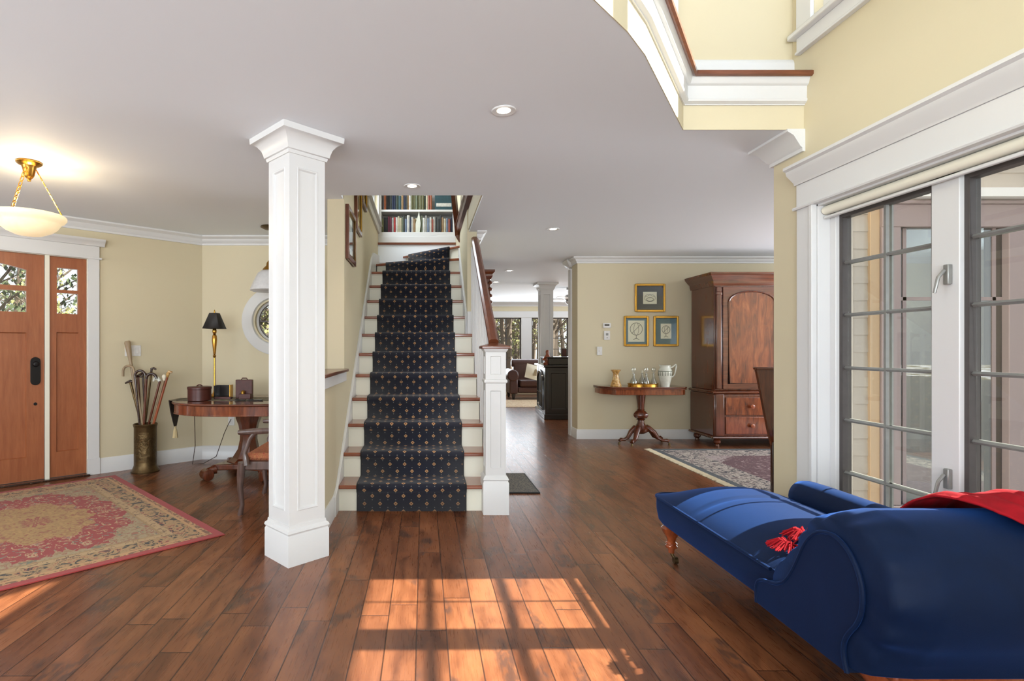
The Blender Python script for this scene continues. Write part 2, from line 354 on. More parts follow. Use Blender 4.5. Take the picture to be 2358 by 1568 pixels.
st(box('floor_upper','railx',(-.67,7.79,UF-.03,.48,9.2,UF)),'brown wood nosing and floor of the upper landing','floor')
st(polyobj('ceiling_upper','ceil',[(-1.6,-3.6),(2.33,-3.6),(2.33,3.17),(4.1,3.17),(4.1,9.2),(-1.6,9.2)],[],5.25,5.35),'upper storey ceiling','ceiling')
def wall(name,boxes,mat='wall',label=None):
    mb=MB()
    for b in boxes: mb.box(*b)
    return st(mb.build(name,mat,recalc=False),label)
# right wall with lower window (Y .55..2.973) and upper window
WY0,WY1,WZ0,WZ1=1.60,2.973,.25,2.01; UY0,UY1,UZ0,UZ1=-.6,2.99,3.02,4.5
RX,RT=2.15,2.33
wall('wall_right',[(RX,-3.6,0,RT,WY0,UF),(RX,WY1,0,RT,3.17,UF),(RX,WY0,0,RT,WY1,WZ0),(RX,WY0,WZ1,RT,WY1,UF),
  (RX,-3.6,UF,RT,UY0,5.25),(RX,UY1,UF,RT,3.17,5.25),(RX,UY0,UF,RT,UY1,UZ0),(RX,UY0,UZ1,RT,UY1,5.25)],label='pale yellow two storey window wall')
# dining front wall: interior yellow part with window hole
DX0,DX1,DZ0,DZ1=2.66,3.44,.34,1.96
wall('wall_dining_front',[(RX,3.17,0,RT,3.335,H),(RT,3.19,0,DX0,3.335,H),(DX1,3.19,0,7,3.335,H),(DX0,3.19,0,DX1,3.335,DZ0),(DX0,3.19,DZ1,DX1,3.335,H)],label='pale yellow wall end beside the window')
wall('wall_dining_back',[(2.08,YD,0,7,YD+.27,H)],label='pale yellow dining room wall behind the armoire')
wall('wall_dining_right',[(7,3.17,0,7.15,4.0,H),(7,6.4,0,7.15,9.5,H),(7,4.0,0,7.15,6.4,.7),(7,4.0,2.2,7.15,6.4,H),(7,9.5,0,7.15,12.5,.7),(7,9.5,2.2,7.15,12.5,H),(7,12.5,0,7.15,YW+.15,H)])
# living room far wall with three windows
FW=[(1.0,1.66),(1.82,2.60),(2.88,3.30),(3.34,3.86)]; FZ0,FZ1=.35,2.05
bx=[]; xs=-.8
for a,b in FW: bx.append((xs,YW,0,a,YW+.15,H)); bx+=[(a,YW,0,b,YW+.15,FZ0),(a,YW,FZ1,b,YW+.15,H)]; xs=b
bx.append((xs,YW,0,7,YW+.15,H))
wall('wall_living_far',bx,label='pale yellow wall over the living room windows')
wall('wall_stair_left',[(-.80,4.5,0,-.66,YW,H),(-.80,4.5,H,-.66,6.35,5.25),(-.80,7.72,H,-.66,9.2,5.25),(-.80,6.35,H,-.66,7.72,2.98),(-.80,6.35,4.4,-.66,7.72,5.25)],label='pale yellow stair wall hung with frames')
wall('wall_stair_half',[(-.80,3.5,0,-.66,4.5,1.03)],label='low yellow half wall beside the stairs')
wall('wall_stair_right',[(.46,5.75,0,.59,8.1,H),(.46,5.75,H,.59,9.2,5.25)],label='pale yellow wall on the right of the upper stairs')
wall('wall_stair_back',[(-.66,8.20,0,.59,8.3,5.25),(-.66,7.83,0,.46,7.9,UF-.04)],'white')
wall('wall_upper_front',[(-.80,4.2,UF,.6,4.3,5.25)])
wall('wall_under_stair',[(.50,4.12,0,.525,5.75,.16)],'white')
# round window wall: segments around a circular hole
RCX,RCZ,RR=at(636,739,6.0).x,at(636,739,6.0).z,.235
mb=MB(); n=48; hw=.5
def sq(a):
    c,s_=math.cos(a),math.sin(a); k=hw/max(abs(c),abs(s_)); return (RCX+c*k,RCZ+s_*k)
for y in (6.0,6.15):
    vs=[];fs=[]
    for i in range(n):
        a=2*PI*i/n; x,z=sq(a); vs+=[(RCX+RR*math.cos(a),y,RCZ+RR*math.sin(a)),(x,y,z)]
    for i in range(n): j=(i+1)%n; fs.append((2*i,2*i+1,2*j+1,2*j))
    mb.add(vs,fs)
vs=[];fs=[]
for i in range(n):
    a=2*PI*i/n; vs+=[(RCX+RR*math.cos(a),6.0,RCZ+RR*math.sin(a)),(RCX+RR*math.cos(a),6.15,RCZ+RR*math.sin(a))]
for i in range(n): j=(i+1)%n; fs.append((2*i,2*i+1,2*j+1,2*j))
mb.add(vs,fs)
mb.box(CRN.x,6.0,0,RCX-hw,6.15,H).box(RCX+hw,6.0,0,-.8,6.15,H).box(RCX-hw,6.0,0,RCX+hw,6.15,RCZ-hw).box(RCX-hw,6.0,RCZ+hw,RCX+hw,6.15,H)
st(mb.build('wall_foyer_back','wall',recalc=False),'pale yellow foyer wall with the round window')
w2=bpy.data.objects.new('window_2',None); C.objects.link(w2); st(w2,'round white window half hidden by the column','window'); w2.location=(RCX,6.0,RCZ)
def ring(profile,n=64):   # profile (r, y) closed
    mb=MB(); m=len(profile); vs=[];fs=[]
    for i in range(n):
        a=2*PI*i/n
        for r,y in profile: vs.append((r*math.cos(a),y,r*math.sin(a)))
    for i in range(n):
        for j in range(m): fs.append((i*m+j,i*m+(j+1)%m,((i+1)%n)*m+(j+1)%m,((i+1)%n)*m+j))
    return mb.add(vs,fs)
ring([(.375,0),(.375,-.022),(.36,-.03),(.27,-.026),(.262,-.03),(.255,-.02),(.25,.02),(.232,.06),(.214,.07),(.214,.09),(.25,.1),(.30,0)]).build('casing','white',w2)
ring([(.218,.072),(.205,.07),(.205,.1),(.218,.1)]).build('sash','bronze',w2)
MB().box(-.21,.08,-.006,.21,.092,.006).box(-.006,.08,-.21,.006,.092,.21).build('muntin','bronze',w2)
ring([(.0001,.086),(.21,.086),(.21,.089),(.0001,.089)]).build('pane','glass',w2)
# foyer door wall in its own frame: x along wall from corner, y into the room
dw=bpy.data.objects.new('wall_door',None); C.objects.link(dw); st(dw,'pale yellow angled wall with the front door','wall'); dw.location=(CRN.x,CRN.y,0); dw.rotation_euler=(0,0,DANG)
U0,U1=1.09,2.90; DT=2.085
mb=MB()
for b in [(-.16,-.15,0,U0,0,H),(U1,-.15,0,WL,0,H),(U0,-.15,DT+.02,U1,0,H)]: mb.box(*b)
mb.build('wall_face','wall',dw,recalc=False)
wall('wall_left',[(-5.2,-3.6,0,-5.05,-.5,H),(-5.2,2.0,0,-5.05,DE.y,H),(-5.2,-.5,0,-5.05,2.0,.6),(-5.2,-.5,2.2,-5.05,2.0,H)])
wall('wall_back',[(-5.2,-3.6,0,-3.2,-3.45,H),(1.6,-3.6,0,2.33,-3.45,H),(-3.2,-3.6,0,1.6,-3.45,.6),(-3.2,-3.6,2.3,1.6,-3.45,3.2),(-1.6,-3.6,4.8,2.33,-3.45,5.25),(-1.6,-3.6,3.2,-1.5,-3.45,4.8),(1.9,-3.6,3.2,2.33,-3.45,4.8)])
wall('wall_upper_right',[(4.0,3.3,UF,4.1,9.2,5.25),(2.33,3.17,UF,4.1,3.3,5.25)])  # unseen upstairs wall, put in to keep sun out of the stairwell
wall('wall_upper_left',[(-1.6,-3.6,UF,-1.5,4.3,5.25)])
wall('wall_upper_back',[(1.47,3.165,UF,RX,3.3,5.25),(1.10,4.0,UF,1.5,4.1,5.25)],label='pale yellow upstairs wall above the balcony edge')
# opening fascia (yellow) with white trim and wood nosing
fas=[(2.15,3.075)]+DIAG
mb=MB().sweep(fas,[(0,H-.001),(0,2.62),(.004,2.62),(.004,H-.001)],side=1)
st(mb.build('wall_fascia','wall'),'pale yellow fascia round the opening to the upper storey')
mb=MB().sweep(fas,[(-.001,2.595),(-.001,UF),(-.06,UF),(-.052,2.725),(-.045,2.705),(-.04,2.70),(-.03,2.695),(-.028,2.63),(-.034,2.62),(-.03,2.61),(-.012,2.60),(-.012,2.595)],side=-1)
st(mb.build('trim_1','white'),'white moulding under the wood edge of the upstairs floor')
mb=MB().sweep(fas,[(.14,UF-.002),(.14,UF+.02),(-.07,UF+.02),(-.082,UF+.012),(-.082,UF-.008),(-.07,UF-.014),(-.05,UF-.002)],side=-1)
st(mb.build('trim_2','railx'),'brown wood edge of the upstairs floor')
def base_prof(h=.13,t=.016): return [(0,0),(t,0),(t,h-.028),(t-.004,h-.022),(t-.004,h-.01),(t-.010,h),(0,h)]
st(MB().sweep([(RX,3.165),(1.47,3.165)],[(0,UF),(.016,UF),(.016,UF+.13),(.01,UF+.15),(0,UF+.16)],side=1).build('baseboard_upper','white'),'white upstairs baseboard')
st(MB().box(1.36,3.13,UF,1.47,3.32,5.2).build('trim_3','white',bevel=.004),'white door casing upstairs')
def crown_prof(h=.10,p=.075,z=H): return [(0,z),(p,z),(p,z-.014),(p-.01,z-.02),(p-.035,z-.035),(.028,z-h+.03),(.016,z-h+.02),(.016,z-h),(0,z-h)]
c2=CRN+DD*WL
st(MB().sweep([(-.8,6.0),(CRN.x,6.0),(c2.x,c2.y),(-5.05,-3.4)],crown_prof(),side=1).build('trim_4','white'),'white crown moulding in the foyer')
st(MB().sweep([(7,YD),(2.08,YD),(2.08,YD+.27)],crown_prof(.085,.07),side=1).build('trim_5','white'),'white crown moulding over the armoire')
st(MB().sweep([(RX,3.06),(RX,3.335),(7,3.335)],crown_prof(.125,.10),side=1).build('trim_6','white'),'white crown moulding end on the window wall')
st(MB().sweep([(.59,8.1),(.59,5.75),(.56,5.75)],crown_prof(.09,.07),side=1).build('trim_7','white'),'white crown moulding on the stair wall')
st(MB().sweep([(7,YW),(-.6,YW)],crown_prof(.11,.09),side=1).build('trim_8','white'),'white crown moulding in the living room')
st(MB().sweep([(7,YD),(2.08,YD),(2.08,YD+.27)],base_prof(),side=1).build('baseboard_dining','white'),'white baseboard behind the armoire')
a_=CRN+DD*1.0; 
st(MB().sweep([(-.8,6.0),(CRN.x,6.0),(a_.x,a_.y)],base_prof(.15),side=1).build('baseboard_foyer','white'),'white baseboard in the foyer')
st(MB().sweep([(-.66,4.08),(-.66,3.5),(-.80,3.5),(-.80,5.98)],base_prof(.15),side=1).build('baseboard_half_wall','white'),'white baseboard of the half wall')
# pilaster casing at the end of the dining wall
MBp=MB().box(2.06,YD+.27,0,2.2,YD+.40,H-.12).sweep([(2.3,YD+.40),(2.06,YD+.40),(2.06,YD+.27),(2.3,YD+.27)],[(0,H),(.07,H),(.06,H-.03),(.02,H-.09),(0,H-.1)],side=-1)
st(MBp.build('trim_9','white'),'white casing at the end of the dining wall')
# half wall cap
st(MB().prism([(-.83,3.47),(-.625,3.47),(-.625,4.53),(-.66,4.53),(-.66,4.5),(-.83,4.5)],'xy',1.03,1.055).build('trim_10','rail',bevel=.006),'brown wood cap of the half wall')
st(MB().box(-.66,3.49,.955,-.64,4.5,1.03).build('trim_11','white',bevel=.004),'white moulding under the half wall cap')
# ================================================================ WINDOWS (right wall)
w1=bpy.data.objects.new('window_1',None); C.objects.link(w1); st(w1,'large white casement window behind the blue chaise','window')
mb=MB()  # casing around lower window
mb.box(RX-.022,WY1,.12,RX,WY1+.127,WZ1).box(RX-.022,WY0-.127,.12,RX,WY0,WZ1)
mb.box(RX-.03,WY1-.004,.12,RX,WY1+.02,WZ1)
mb.box(RX-.024,WY0-.13,WZ1+.012,RX,WY1+.127,2.15)
mb.build('casing','white',w1,bevel=.003)
MB().sweep([(RX,WY0-.14),(RX,WY1+.14)],[(0,WZ1-.002),(.036,WZ1-.002),(.04,WZ1+.006),(.036,WZ1+.014),(0,WZ1+.014)],side=1).build('fillet','white',w1)
MB().sweep([(RX,WY0-.14),(RX,WY1+.135)],[(0,2.15),(.03,2.15),(.035,2.165),(.075,2.205),(.08,2.225),(.095,2.235),(.095,2.25),(0,2.25)],side=1).build('cornice','white',w1)
mb=MB(); mb.box(RX,WY1-.012,WZ0,RT-.02,WY1,WZ1).box(RX,WY0,WZ1-.012,RT-.02,WY1,WZ1).box(RX,WY0,WZ0,RT-.02,WY0+.012,WZ1).box(RX-.05,WY0-.02,WZ0-.03,RT-.02,WY1+.02,WZ0)
mb.build('jamb','white',w1,bevel=.002)
units=[(2.39,2.90),(1.72,2.225)]
mb=MB(); mb.box(2.215,2.225+.02,WZ0,2.30,2.39-.02,WZ1).box(2.215,WY0,WZ0,2.30,1.70,WZ1).box(2.215,2.92,WZ0,2.30,WY1-.012,WZ1)
mb.box(2.215,WY0,WZ1-.065,2.30,WY1,WZ1-.012)
mb.build('mullion','white',w1,bevel=.003)
ZM=[.56,.84,1.118,1.40,1.68]
for (a,b) in units:
    s=MB().box(2.235,a-.022,WZ0,2.285,a+.0,WZ1-.06).box(2.235,b,WZ0,2.285,b+.022,WZ1-.06).box(2.235,a,WZ0,2.285,b,WZ0+.035).box(2.235,a,WZ1-.09,2.285,b,WZ1-.06).build('sash','bronze',w1,bevel=.002)
    m_=MB()
    for z in ZM: m_.prism([(2.252,z-.009),(2.262,z),(2.252,z+.009),(2.244,z)],'xz',a,b).box(2.275,a,z-.008,2.283,b,z+.008)
    y=(a+b)/2; m_.box(2.246,y-.006,WZ0+.03,2.262,y+.006,WZ1-.08).box(2.275,y-.007,WZ0+.03,2.283,y+.007,WZ1-.08)
    m_.build('muntin','muntin',s); MB().box(2.264,a,WZ0,2.268,b,WZ1-.06).build('pane','glass',s)
for yy in (2.285,):
    for z in (1.54,.68):
        h=MB().box(2.195,yy-.012,z-.05,2.215,yy+.012,z+.035).build('handle','muntin',w1,bevel=.004)
        MB().tube([(2.19,yy,z+.01),(2.165,yy,z-.02),(2.16,yy+.012,z-.085)],[.007,.007,.006],8).build('lever','muntin',h)
bl=thing('roller_blind','cream roller blind rolled up at the head of the large window','blind',(0,0,0))
MB().tube([(2.187,WY0+.02,1.972),(2.187,WY1-.02,1.972)],.024,16).build('roll','cream',bl); MB().box(2.175,WY0+.02,1.925,2.195,WY1-.02,1.94).build('hem_bar','white',bl,bevel=.004)
w4=bpy.data.objects.new('window_4',None); C.objects.link(w4); st(w4,'white upper storey window in the yellow wall','window')
mb=MB().box(RX-.022,UY1,UZ0,RX,UY1+.115,UZ1+.1).box(RX-.022,UY0-.11,UZ0,RX,UY0,UZ1+.1).box(RX-.022,UY0,UZ1,RX,UY1,UZ1+.1).build('casing','white',w4,bevel=.003)
MB().box(RX-.055,UY0-.14,UZ0-.03,RT-.03,UY1+.145,UZ0).build('stool','white',w4,bevel=.006); MB().box(RX-.02,UY0-.11,UZ0-.12,RX,UY1+.115,UZ0-.03).box(RX-.03,UY0-.11,UZ0-.125,RX,UY1+.115,UZ0-.11).build('apron','white',w4,bevel=.003)
mb=MB().box(2.20,UY1-.05,UZ0,2.28,UY1,UZ1).box(2.20,UY0,UZ0,2.28,UY0+.05,UZ1).box(2.20,UY0,UZ0,2.28,UY1,UZ0+.05).box(2.20,UY0,UZ1-.05,2.28,UY1,UZ1)
for k in (1,2,3): y=UY0+(UY1-UY0)*k/4; mb.box(2.20,y-.05,UZ0,2.28,y+.05,UZ1)
mb.build('sash','white',w4,bevel=.003); MB().box(2.24,UY0,UZ0,2.244,UY1,UZ1).build('pane','glass',w4)
# stair window high on left wall
w5=bpy.data.objects.new('window_5',None); C.objects.link(w5); st(w5,'white stair window high on the left wall','window')
MB().box(-.66,6.25,2.88,-.635,7.82,2.98).box(-.66,6.25,2.98,-.64,6.35,4.5).box(-.66,7.72,2.98,-.64,7.82,4.5).box(-.67,6.2,2.98,-.60,7.85,3.0).build('casing','white',w5,bevel=.003)
MB().box(-.74,6.35,3.0,-.70,6.39,4.4).box(-.74,7.68,3.0,-.70,7.72,4.4).box(-.74,7.0,3.0,-.70,7.05,4.4).box(-.74,6.35,3.0,-.70,7.72,3.05).build('sash','white',w5); MB().box(-.722,6.35,3,-.719,7.72,4.4).build('pane','glass',w5)
# living room windows
for i,(a,b) in enumerate(FW):
    w=bpy.data.objects.new('window_%d'%(6+i),None); C.objects.link(w); st(w,'tall living room window, '+['behind the handrail','left of the far column','just left of the far column','right of the far column'][i],'window')
    s=MB().box(a,YW+.03,FZ0,a+.03,YW+.07,FZ1).box(b-.03,YW+.03,FZ0,b,YW+.07,FZ1).box(a,YW+.03,FZ0,b,YW+.07,FZ0+.04).box(a,YW+.03,FZ1-.03,b,YW+.07,FZ1).build('sash','bronze',w)
    m_=MB()
    for z in [.64,.93,1.21,1.50,1.77]: m_.box(a,YW+.04,z-.008,b,YW+.055,z+.008)
    m_.box((a+b)/2-.008,YW+.04,FZ0,(a+b)/2+.008,YW+.055,FZ1); m_.build('muntin','bronze',s); MB().box(a,YW+.058,FZ0,b,YW+.062,FZ1).build('pane','glass',s)
mb=MB(); xs=.85
for a,b in FW: mb.box(xs+.0,YW-.02,FZ0,a,YW,FZ1); xs=b
mb.box(xs,YW-.02,FZ0,xs+.12,YW,FZ1).box(.8,YW-.03,FZ1,xs+.15,YW,FZ1+.17).box(.8,YW-.05,FZ0-.05,xs+.15,YW,FZ0)
st(mb.build('trim_12','white',bevel=.003),'white casings round the living room windows')
# outside wall of the dining room
mb=MB()
def lap(x0,x1,z0,z1):
    z=z0
    while z<z1-.01:
        t=min(.1,z1-z); mb.prism([(3.17,z),(3.146,z),(3.151,z+t),(3.17,z+t)],'yz',x0,x1); z+=.1
lap(RT,2.58,-.4,3.4); lap(3.56,7.1,-.4,3.4); lap(2.58,3.56,-.4,.24); lap(2.58,3.56,2.04,3.4)
mb.box(RT,3.165,-.4,2.6,3.19,3.4).box(3.5,3.165,-.4,7.1,3.19,3.4).box(2.6,3.165,-.4,3.5,3.19,.3).box(2.6,3.165,2.0,3.5,3.19,3.4)
st(mb.build('wall_outside','siding'),'beige lap siding seen through the window')
wall('wall_outside_side',[(RT,-3.6,-.4,RT+.02,WY0,5.2),(RT,WY1,-.4,RT+.02,3.14,5.2-2.2),(RT,WY0,-.4,RT+.02,WY1,WZ0),(RT,WY0,WZ1,RT+.02,WY1,UZ0-.05)],'siding',label='beige siding on the outside of the window wall')
w3=bpy.data.objects.new('window_3',None); C.objects.link(w3); st(w3,'mauve grey framed outside window seen through the glass','window')
MB().box(2.63,3.115,.32,2.74,3.164,1.92).box(3.36,3.115,.32,3.52,3.164,1.92).box(2.63,3.112,1.92,3.52,3.164,2.05).box(2.63,3.105,.24,3.52,3.164,.32).box(2.60,3.10,2.05,3.56,3.17,2.07).build('frame','mauve',w3,bevel=.004)
MB().box(2.575,3.13,.0,2.63,3.165,2.05).build('corner_board','board',w3,bevel=.003)
MB().prism([(2.80,2.08),(2.83,2.13),(3.5,2.13),(3.5,2.08)],'xz',3.06,3.12).build('drip_cap','white',w3)
MB().box(2.78,3.15,.32,2.80,3.17,1.92).box(3.30,3.15,.32,3.32,3.17,1.92).box(2.74,3.15,1.5,3.36,3.165,1.52).build('sash','mauve',w3)
MB().box(2.74,3.155,.32,3.36,3.16,1.92).build('pane','extglass',w3)
# ================================================================ FRONT DOOR
def loc_ent(name,label,cat='door'):
    e=bpy.data.objects.new(name,None); C.objects.link(e); e.location=(CRN.x,CRN.y,0); e.rotation_euler=(0,0,DANG); st(e,label,cat); return e
d1=loc_ent('door_1','orange fir front door with small arched lights and black handle plate')
d2=loc_ent('door_2','narrow orange fir sidelight beside the front door')
tr=loc_ent('trim_13','white casing and cornice round the front door','trim')
mb=MB().box(1.003,0,0,1.10,.022,2.095).box(2.90,0,0,3.0,.022,2.095).box(.998,0,0,1.105,.026,.16).box(1.003,0,2.10,3.0,.024,2.215)
mb.build('casing','white',tr,bevel=.003)
MB().sweep([(.985,0),(3.02,0)],[(0,2.088),(.034,2.088),(.036,2.096),(.034,2.104),(0,2.104)],side=1).sweep([(.96,0),(3.05,0)],[(0,2.215),(.03,2.215),(.034,2.228),(.062,2.256),(.07,2.262),(.075,2.28),(0,2.28)],side=1).build('cornice','white',tr)
MB().box(1.405,-.10,0,1.441,-.0,DT).box(1.085,-.12,0,1.105,0,DT).box(1.09,-.1,DT-.001,2.91,-.0,DT+.02).box(2.37,-.1,0,2.41,0,DT).box(2.87,-.12,0,2.90,0,DT).build('jamb','cream',tr,bevel=.002)
MB().box(1.09,-.15,-.0,2.90,.05,.016).build('threshold','darkwood',tr,bevel=.004)
def framed(mb,x0,x1,z0,z1,y0,y1,holes):
    """slab with rectangular holes: columns of boxes"""
    xs=sorted({x0,x1}|{h[0] for h in holes}|{h[1] for h in holes})
    for a,b in zip(xs,xs[1:]):
        hs=sorted([h for h in holes if h[0]<=a+1e-6 and h[1]>=b-1e-6],key=lambda h:h[2]); z=z0
        for h in hs: mb.box(a,y0,z,b,y1,h[2]); z=h[3]
        mb.box(a,y0,z,b,y1,z1)
# door leaf
mb=MB(); L0,L1=1.445,2.365; g0,g1=1.578,2.232
framed(mb,L0,L1,.02,DT-.003,-.065,-.02,[(g0,g1,1.553,1.745),(g0,g1,1.79,2.0),(g0,(g0+g1)/2-.05,.23,1.367),((g0+g1)/2+.05,g1,.23,1.367)])
leaf=mb.build('leaf','fir',d1,recalc=False)
arch=[(g0,2.0)]+[(g0+(g1-g0)*i/16,1.936+.055*math.sin(PI*i/16)) for i in range(17)]+[(g1,2.0)]
MB().prism(arch,'xz',-.065,-.02).build('arch_rail','fir',leaf)
MB().panel((g0,-.02,.23),(1,0,0),(0,0,1),(g1-g0)/2-.05,1.137,[(0,0,0),(.008,.008,-.018),(.5,.5,-.018)][:2],(0,1,0)).panel(((g0+g1)/2+.05,-.02,.23),(1,0,0),(0,0,1),(g1-g0)/2-.05,1.137,[(0,0,0),(.008,.008,-.018)],(0,1,0)).build('panel','fir',leaf,recalc=False)
MB().box((g0+g1)/2-.012,-.06,1.553,(g0+g1)/2+.012,-.02,1.95).build('muntin','fir',leaf)
MB().box(g0,-.045,1.553,g1,-.041,2.0).build('pane','glass',leaf)
hx=1.512; pl=[(hx+.038*math.cos(a),1.105+.038*math.sin(a)) for a in [PI*i/12 for i in range(13)]]+[(hx+.038*math.cos(a),.925+.038*math.sin(a)) for a in [PI+PI*i/12 for i in range(13)]]
hp=MB().prism(pl,'xz',-.02,-.006).build('handle_plate','blackmetal',d1,bevel=.003)
MB().lathe([(0,0),(.022,0),(.026,.02),(.02,.04),(0,.045)],(0,0,0),16).build('knob','blackmetal',hp); k=hp.children[0]; k.location=(hx,-.006,.93); k.rotation_euler=(-PI/2,0,0)
MB().lathe([(0,0),(.012,0),(.012,.012),(0,.014)],(0,0,0),12).build('key_turn','blackmetal',hp); k=hp.children[-1]; k.location=(hx,-.008,1.08); k.rotation_euler=(-PI/2,0,0)
MB().lathe([(0,0),(.014,0),(.014,.006),(0,.007)],(0,0,0),12).build('lower_bolt','blackmetal',d1); k=d1.children[-1]; k.location=(hx,-.02,.715); k.rotation_euler=(-PI/2,0,0)
# sidelight
mb=MB(); framed(mb,1.106,1.405,.02,DT-.003,-.065,-.02,[(1.176,1.346,1.55,1.745),(1.176,1.346,1.775,1.98),(1.17,1.35,.253,1.375)])
sl=mb.build('leaf','fir',d2,recalc=False)
MB().panel((1.17,-.02,.253),(1,0,0),(0,0,1),.18,1.122,[(0,0,0),(.008,.008,-.018)],(0,1,0)).build('panel','fir',sl,recalc=False)
MB().box(1.17,-.045,1.55,1.35,-.041,1.98).build('pane','glass',sl)
# ================================================================ COLUMNS
def column(loc,rz,label,w=.235):
    t=thing('square_column',label,'column',loc,rz); h=w/2
    mb=MB().sweep([(-h,-h),(h,-h),(h,h),(-h,h)],[(0,0),(.0175,0),(.0175,.165),(.013,.172),(.013,.176),(.02,.186),(.016,.2),(.006,.207),(.004,.225),(0,.225)],closed=True,side=-1)
    mb.build('plinth','white',t,recalc=True)
    mb=MB(); z0,z1=.20,H-.11
    for a in range(4):
        m=Matrix.Rotation(a*PI/2,3,'Z'); o=m@Vector((-h,-h,z0)); u=m@Vector((1,0,0)); nn=m@Vector((0,-1,0))
        mb.panel(o,u,(0,0,1),w,z1-z0,[(0,0,0),(.048,.10,0),(.052,.104,.004),(.058,.11,.002),(.064,.116,-.008),(.07,.122,-.01)],nn)
    mb.build('shaft','white',t,recalc=False)
    MB().sweep([(-h,-h),(h,-h),(h,h),(-h,h)],[(0,H-.14),(.008,H-.14),(.012,H-.128),(.012,H-.122),(.02,H-.118),(.022,H-.108),(.024,H-.10),(.032,H-.075),(.05,H-.05),(.068,H-.038),(.08,H-.034),(.082,H-.012),(.082,H-.001),(0,H-.001)],closed=True,side=-1).build('capital','white',t)
    return t
column((-.75,3.205,0),R(44),'white panelled square column standing in front of the foyer')
column((2.31,10.3,0),0,'white square column behind the dark cabinet in the living room')
# ================================================================ STAIRS
RI,RU,Y1,SL,SR=.1962,.2545,4.09,-.66,.46
stair=thing('staircase','white staircase with brown treads rising in the middle of the hall','staircase',(0,Y1,0))
def S(mb,name,mat,**k):
    mb.v=[(x,y-Y1,z) for x,y,z in mb.v]; return mb.build(name,mat,stair,**k)
for k in range(1,12):
    y=Y1+(k-1)*RU; xr=.50 if k<8 else SR
    S(MB().box(SL+.02,y,(k-1)*RI,xr,y+.02,k*RI-.03),'riser','cream')
    S(MB().prism([(y-.012,k*RI-.045),(y,k*RI-.045),(y,k*RI-.03),(y-.018,k*RI-.03)],'yz',SL+.02,xr),'scotia','cream')
    S(MB().box(SL+.02,y-.028,k*RI-.03,.525 if k<8 else SR,y+RU+.02,k*RI),'tread','tread',bevel=.008)
# winders
def wind(k,L_,R_,back):
    z=k*RI; L_=Vector(L_);R_=Vector(R_); d=(R_-L_).normalized(); nn=Vector((-d.y,d.x))
    a,b=L_+nn*.03,R_+nn*.03
    S(MB().prism([tuple(a),tuple(b),tuple(b+nn*.02),tuple(a+nn*.02)],'xy',z-RI,z-.03),'riser','cream')
    S(MB().prism([tuple(L_),tuple(R_)]+back,'xy',z-.03,z),'tread','tread',bevel=.006)
wind(12,(-.64,7.26),(SR,6.78),[(SR,7.3),(.2,7.83),(-.64,7.83)])
wind(13,(-.31,7.82),(SR,6.98),[(SR,7.82)])
# side stringers
def strg(x0,x1,ya,yb,up,dn,ext=()):
    f=lambda y:(y-(Y1-.03))/RU*RI+RI
    pts=[(ya,max(0,f(ya)-dn)),(yb,f(yb)-dn)]+list(ext)+[(yb,f(yb)+up),(ya,f(ya)+up)]
    return MB().prism(pts,'yz',x0,x1)
f_=lambda y:(y-(Y1-.03))/RU*RI+RI
S(MB().prism([(3.93,0),(4.3,0),(6.9,f_(6.9)-.3),(7.82,2.2),(7.82,2.56),(6.95,2.45),(6.72,f_(6.72)+.1),(4.05,f_(4.05)+.1-.1),(3.93,.15)],'yz',SL,SL+.022),'stringer','white',bevel=.003)
S(MB().prism([(5.75,f_(5.75)-.25),(6.9,f_(6.9)-.3),(6.9,2.5),(6.72,f_(6.72)+.1),(5.75,f_(5.75)+.1)],'yz',SR-.02,SR),'stringer','white',bevel=.003)
S(MB().prism([(4.10,0),(5.75,0),(5.75,f_(5.75)-RI-.03)]+sum([[(Y1+(k-1)*RU,k*RI-.03),(Y1+(k-1)*RU,(k-1)*RI-.03)] for k in range(7,0,-1)],[])[:-1]+[(4.10,0)],'yz',.495,.512),'open_stringer','white')
S(MB().box(.455,5.70,7*RI,.60,5.75,8.15*RI).sweep([(.6,5.70),(.455,5.70),(.455,5.75)],[(0,8.15*RI),(.01,8.15*RI),(.006,8.2*RI),(0,8.22*RI)],side=-1),'wall_block','white',bevel=.003)
# newel
nw=MB(); nx0,nx1,ny0,ny1=.455,.605,4.0,4.15
MBn=MB().sweep([(nx0,ny0),(nx1,ny0),(nx1,ny1),(nx0,ny1)],[(-.02,0),(.02,0),(.02,.235),(.014,.245),(.014,.25),(.02,.258),(.014,.272),(.004,.285),(-.02,.285)],closed=True,side=-1)
S(MBn,'newel_plinth','white')
mb=MB()
for (o,u,nn) in (((nx0,ny0),(1,0,0),(0,-1,0)),((nx1,ny0),(0,1,0),(1,0,0)),((nx1,ny1),(-1,0,0),(0,1,0)),((nx0,ny1),(0,-1,0),(-1,0,0))):
    mb.panel((o[0],o[1],.27),u,(0,0,1),.15,.71,[(0,0,0),(.036,.07,0),(.04,.074,-.008)],nn)
    mb.panel((o[0],o[1],.98),u,(0,0,1),.15,.235,[(0,0,0),(.036,.05,0),(.04,.054,-.008)],nn)
mb.sweep([(nx0,ny0),(nx1,ny0),(nx1,ny1),(nx0,ny1)],[(0,.965),(.008,.97),(.01,.98),(.008,.99),(0,.995)],closed=True,side=-1)
mb.sweep([(nx0,ny0),(nx1,ny0),(nx1,ny1),(nx0,ny1)],[(0,1.195),(.006,1.2),(.014,1.215),(.014,1.22),(0,1.22)],closed=True,side=-1)
S(mb,'newel_post','white',recalc=False)
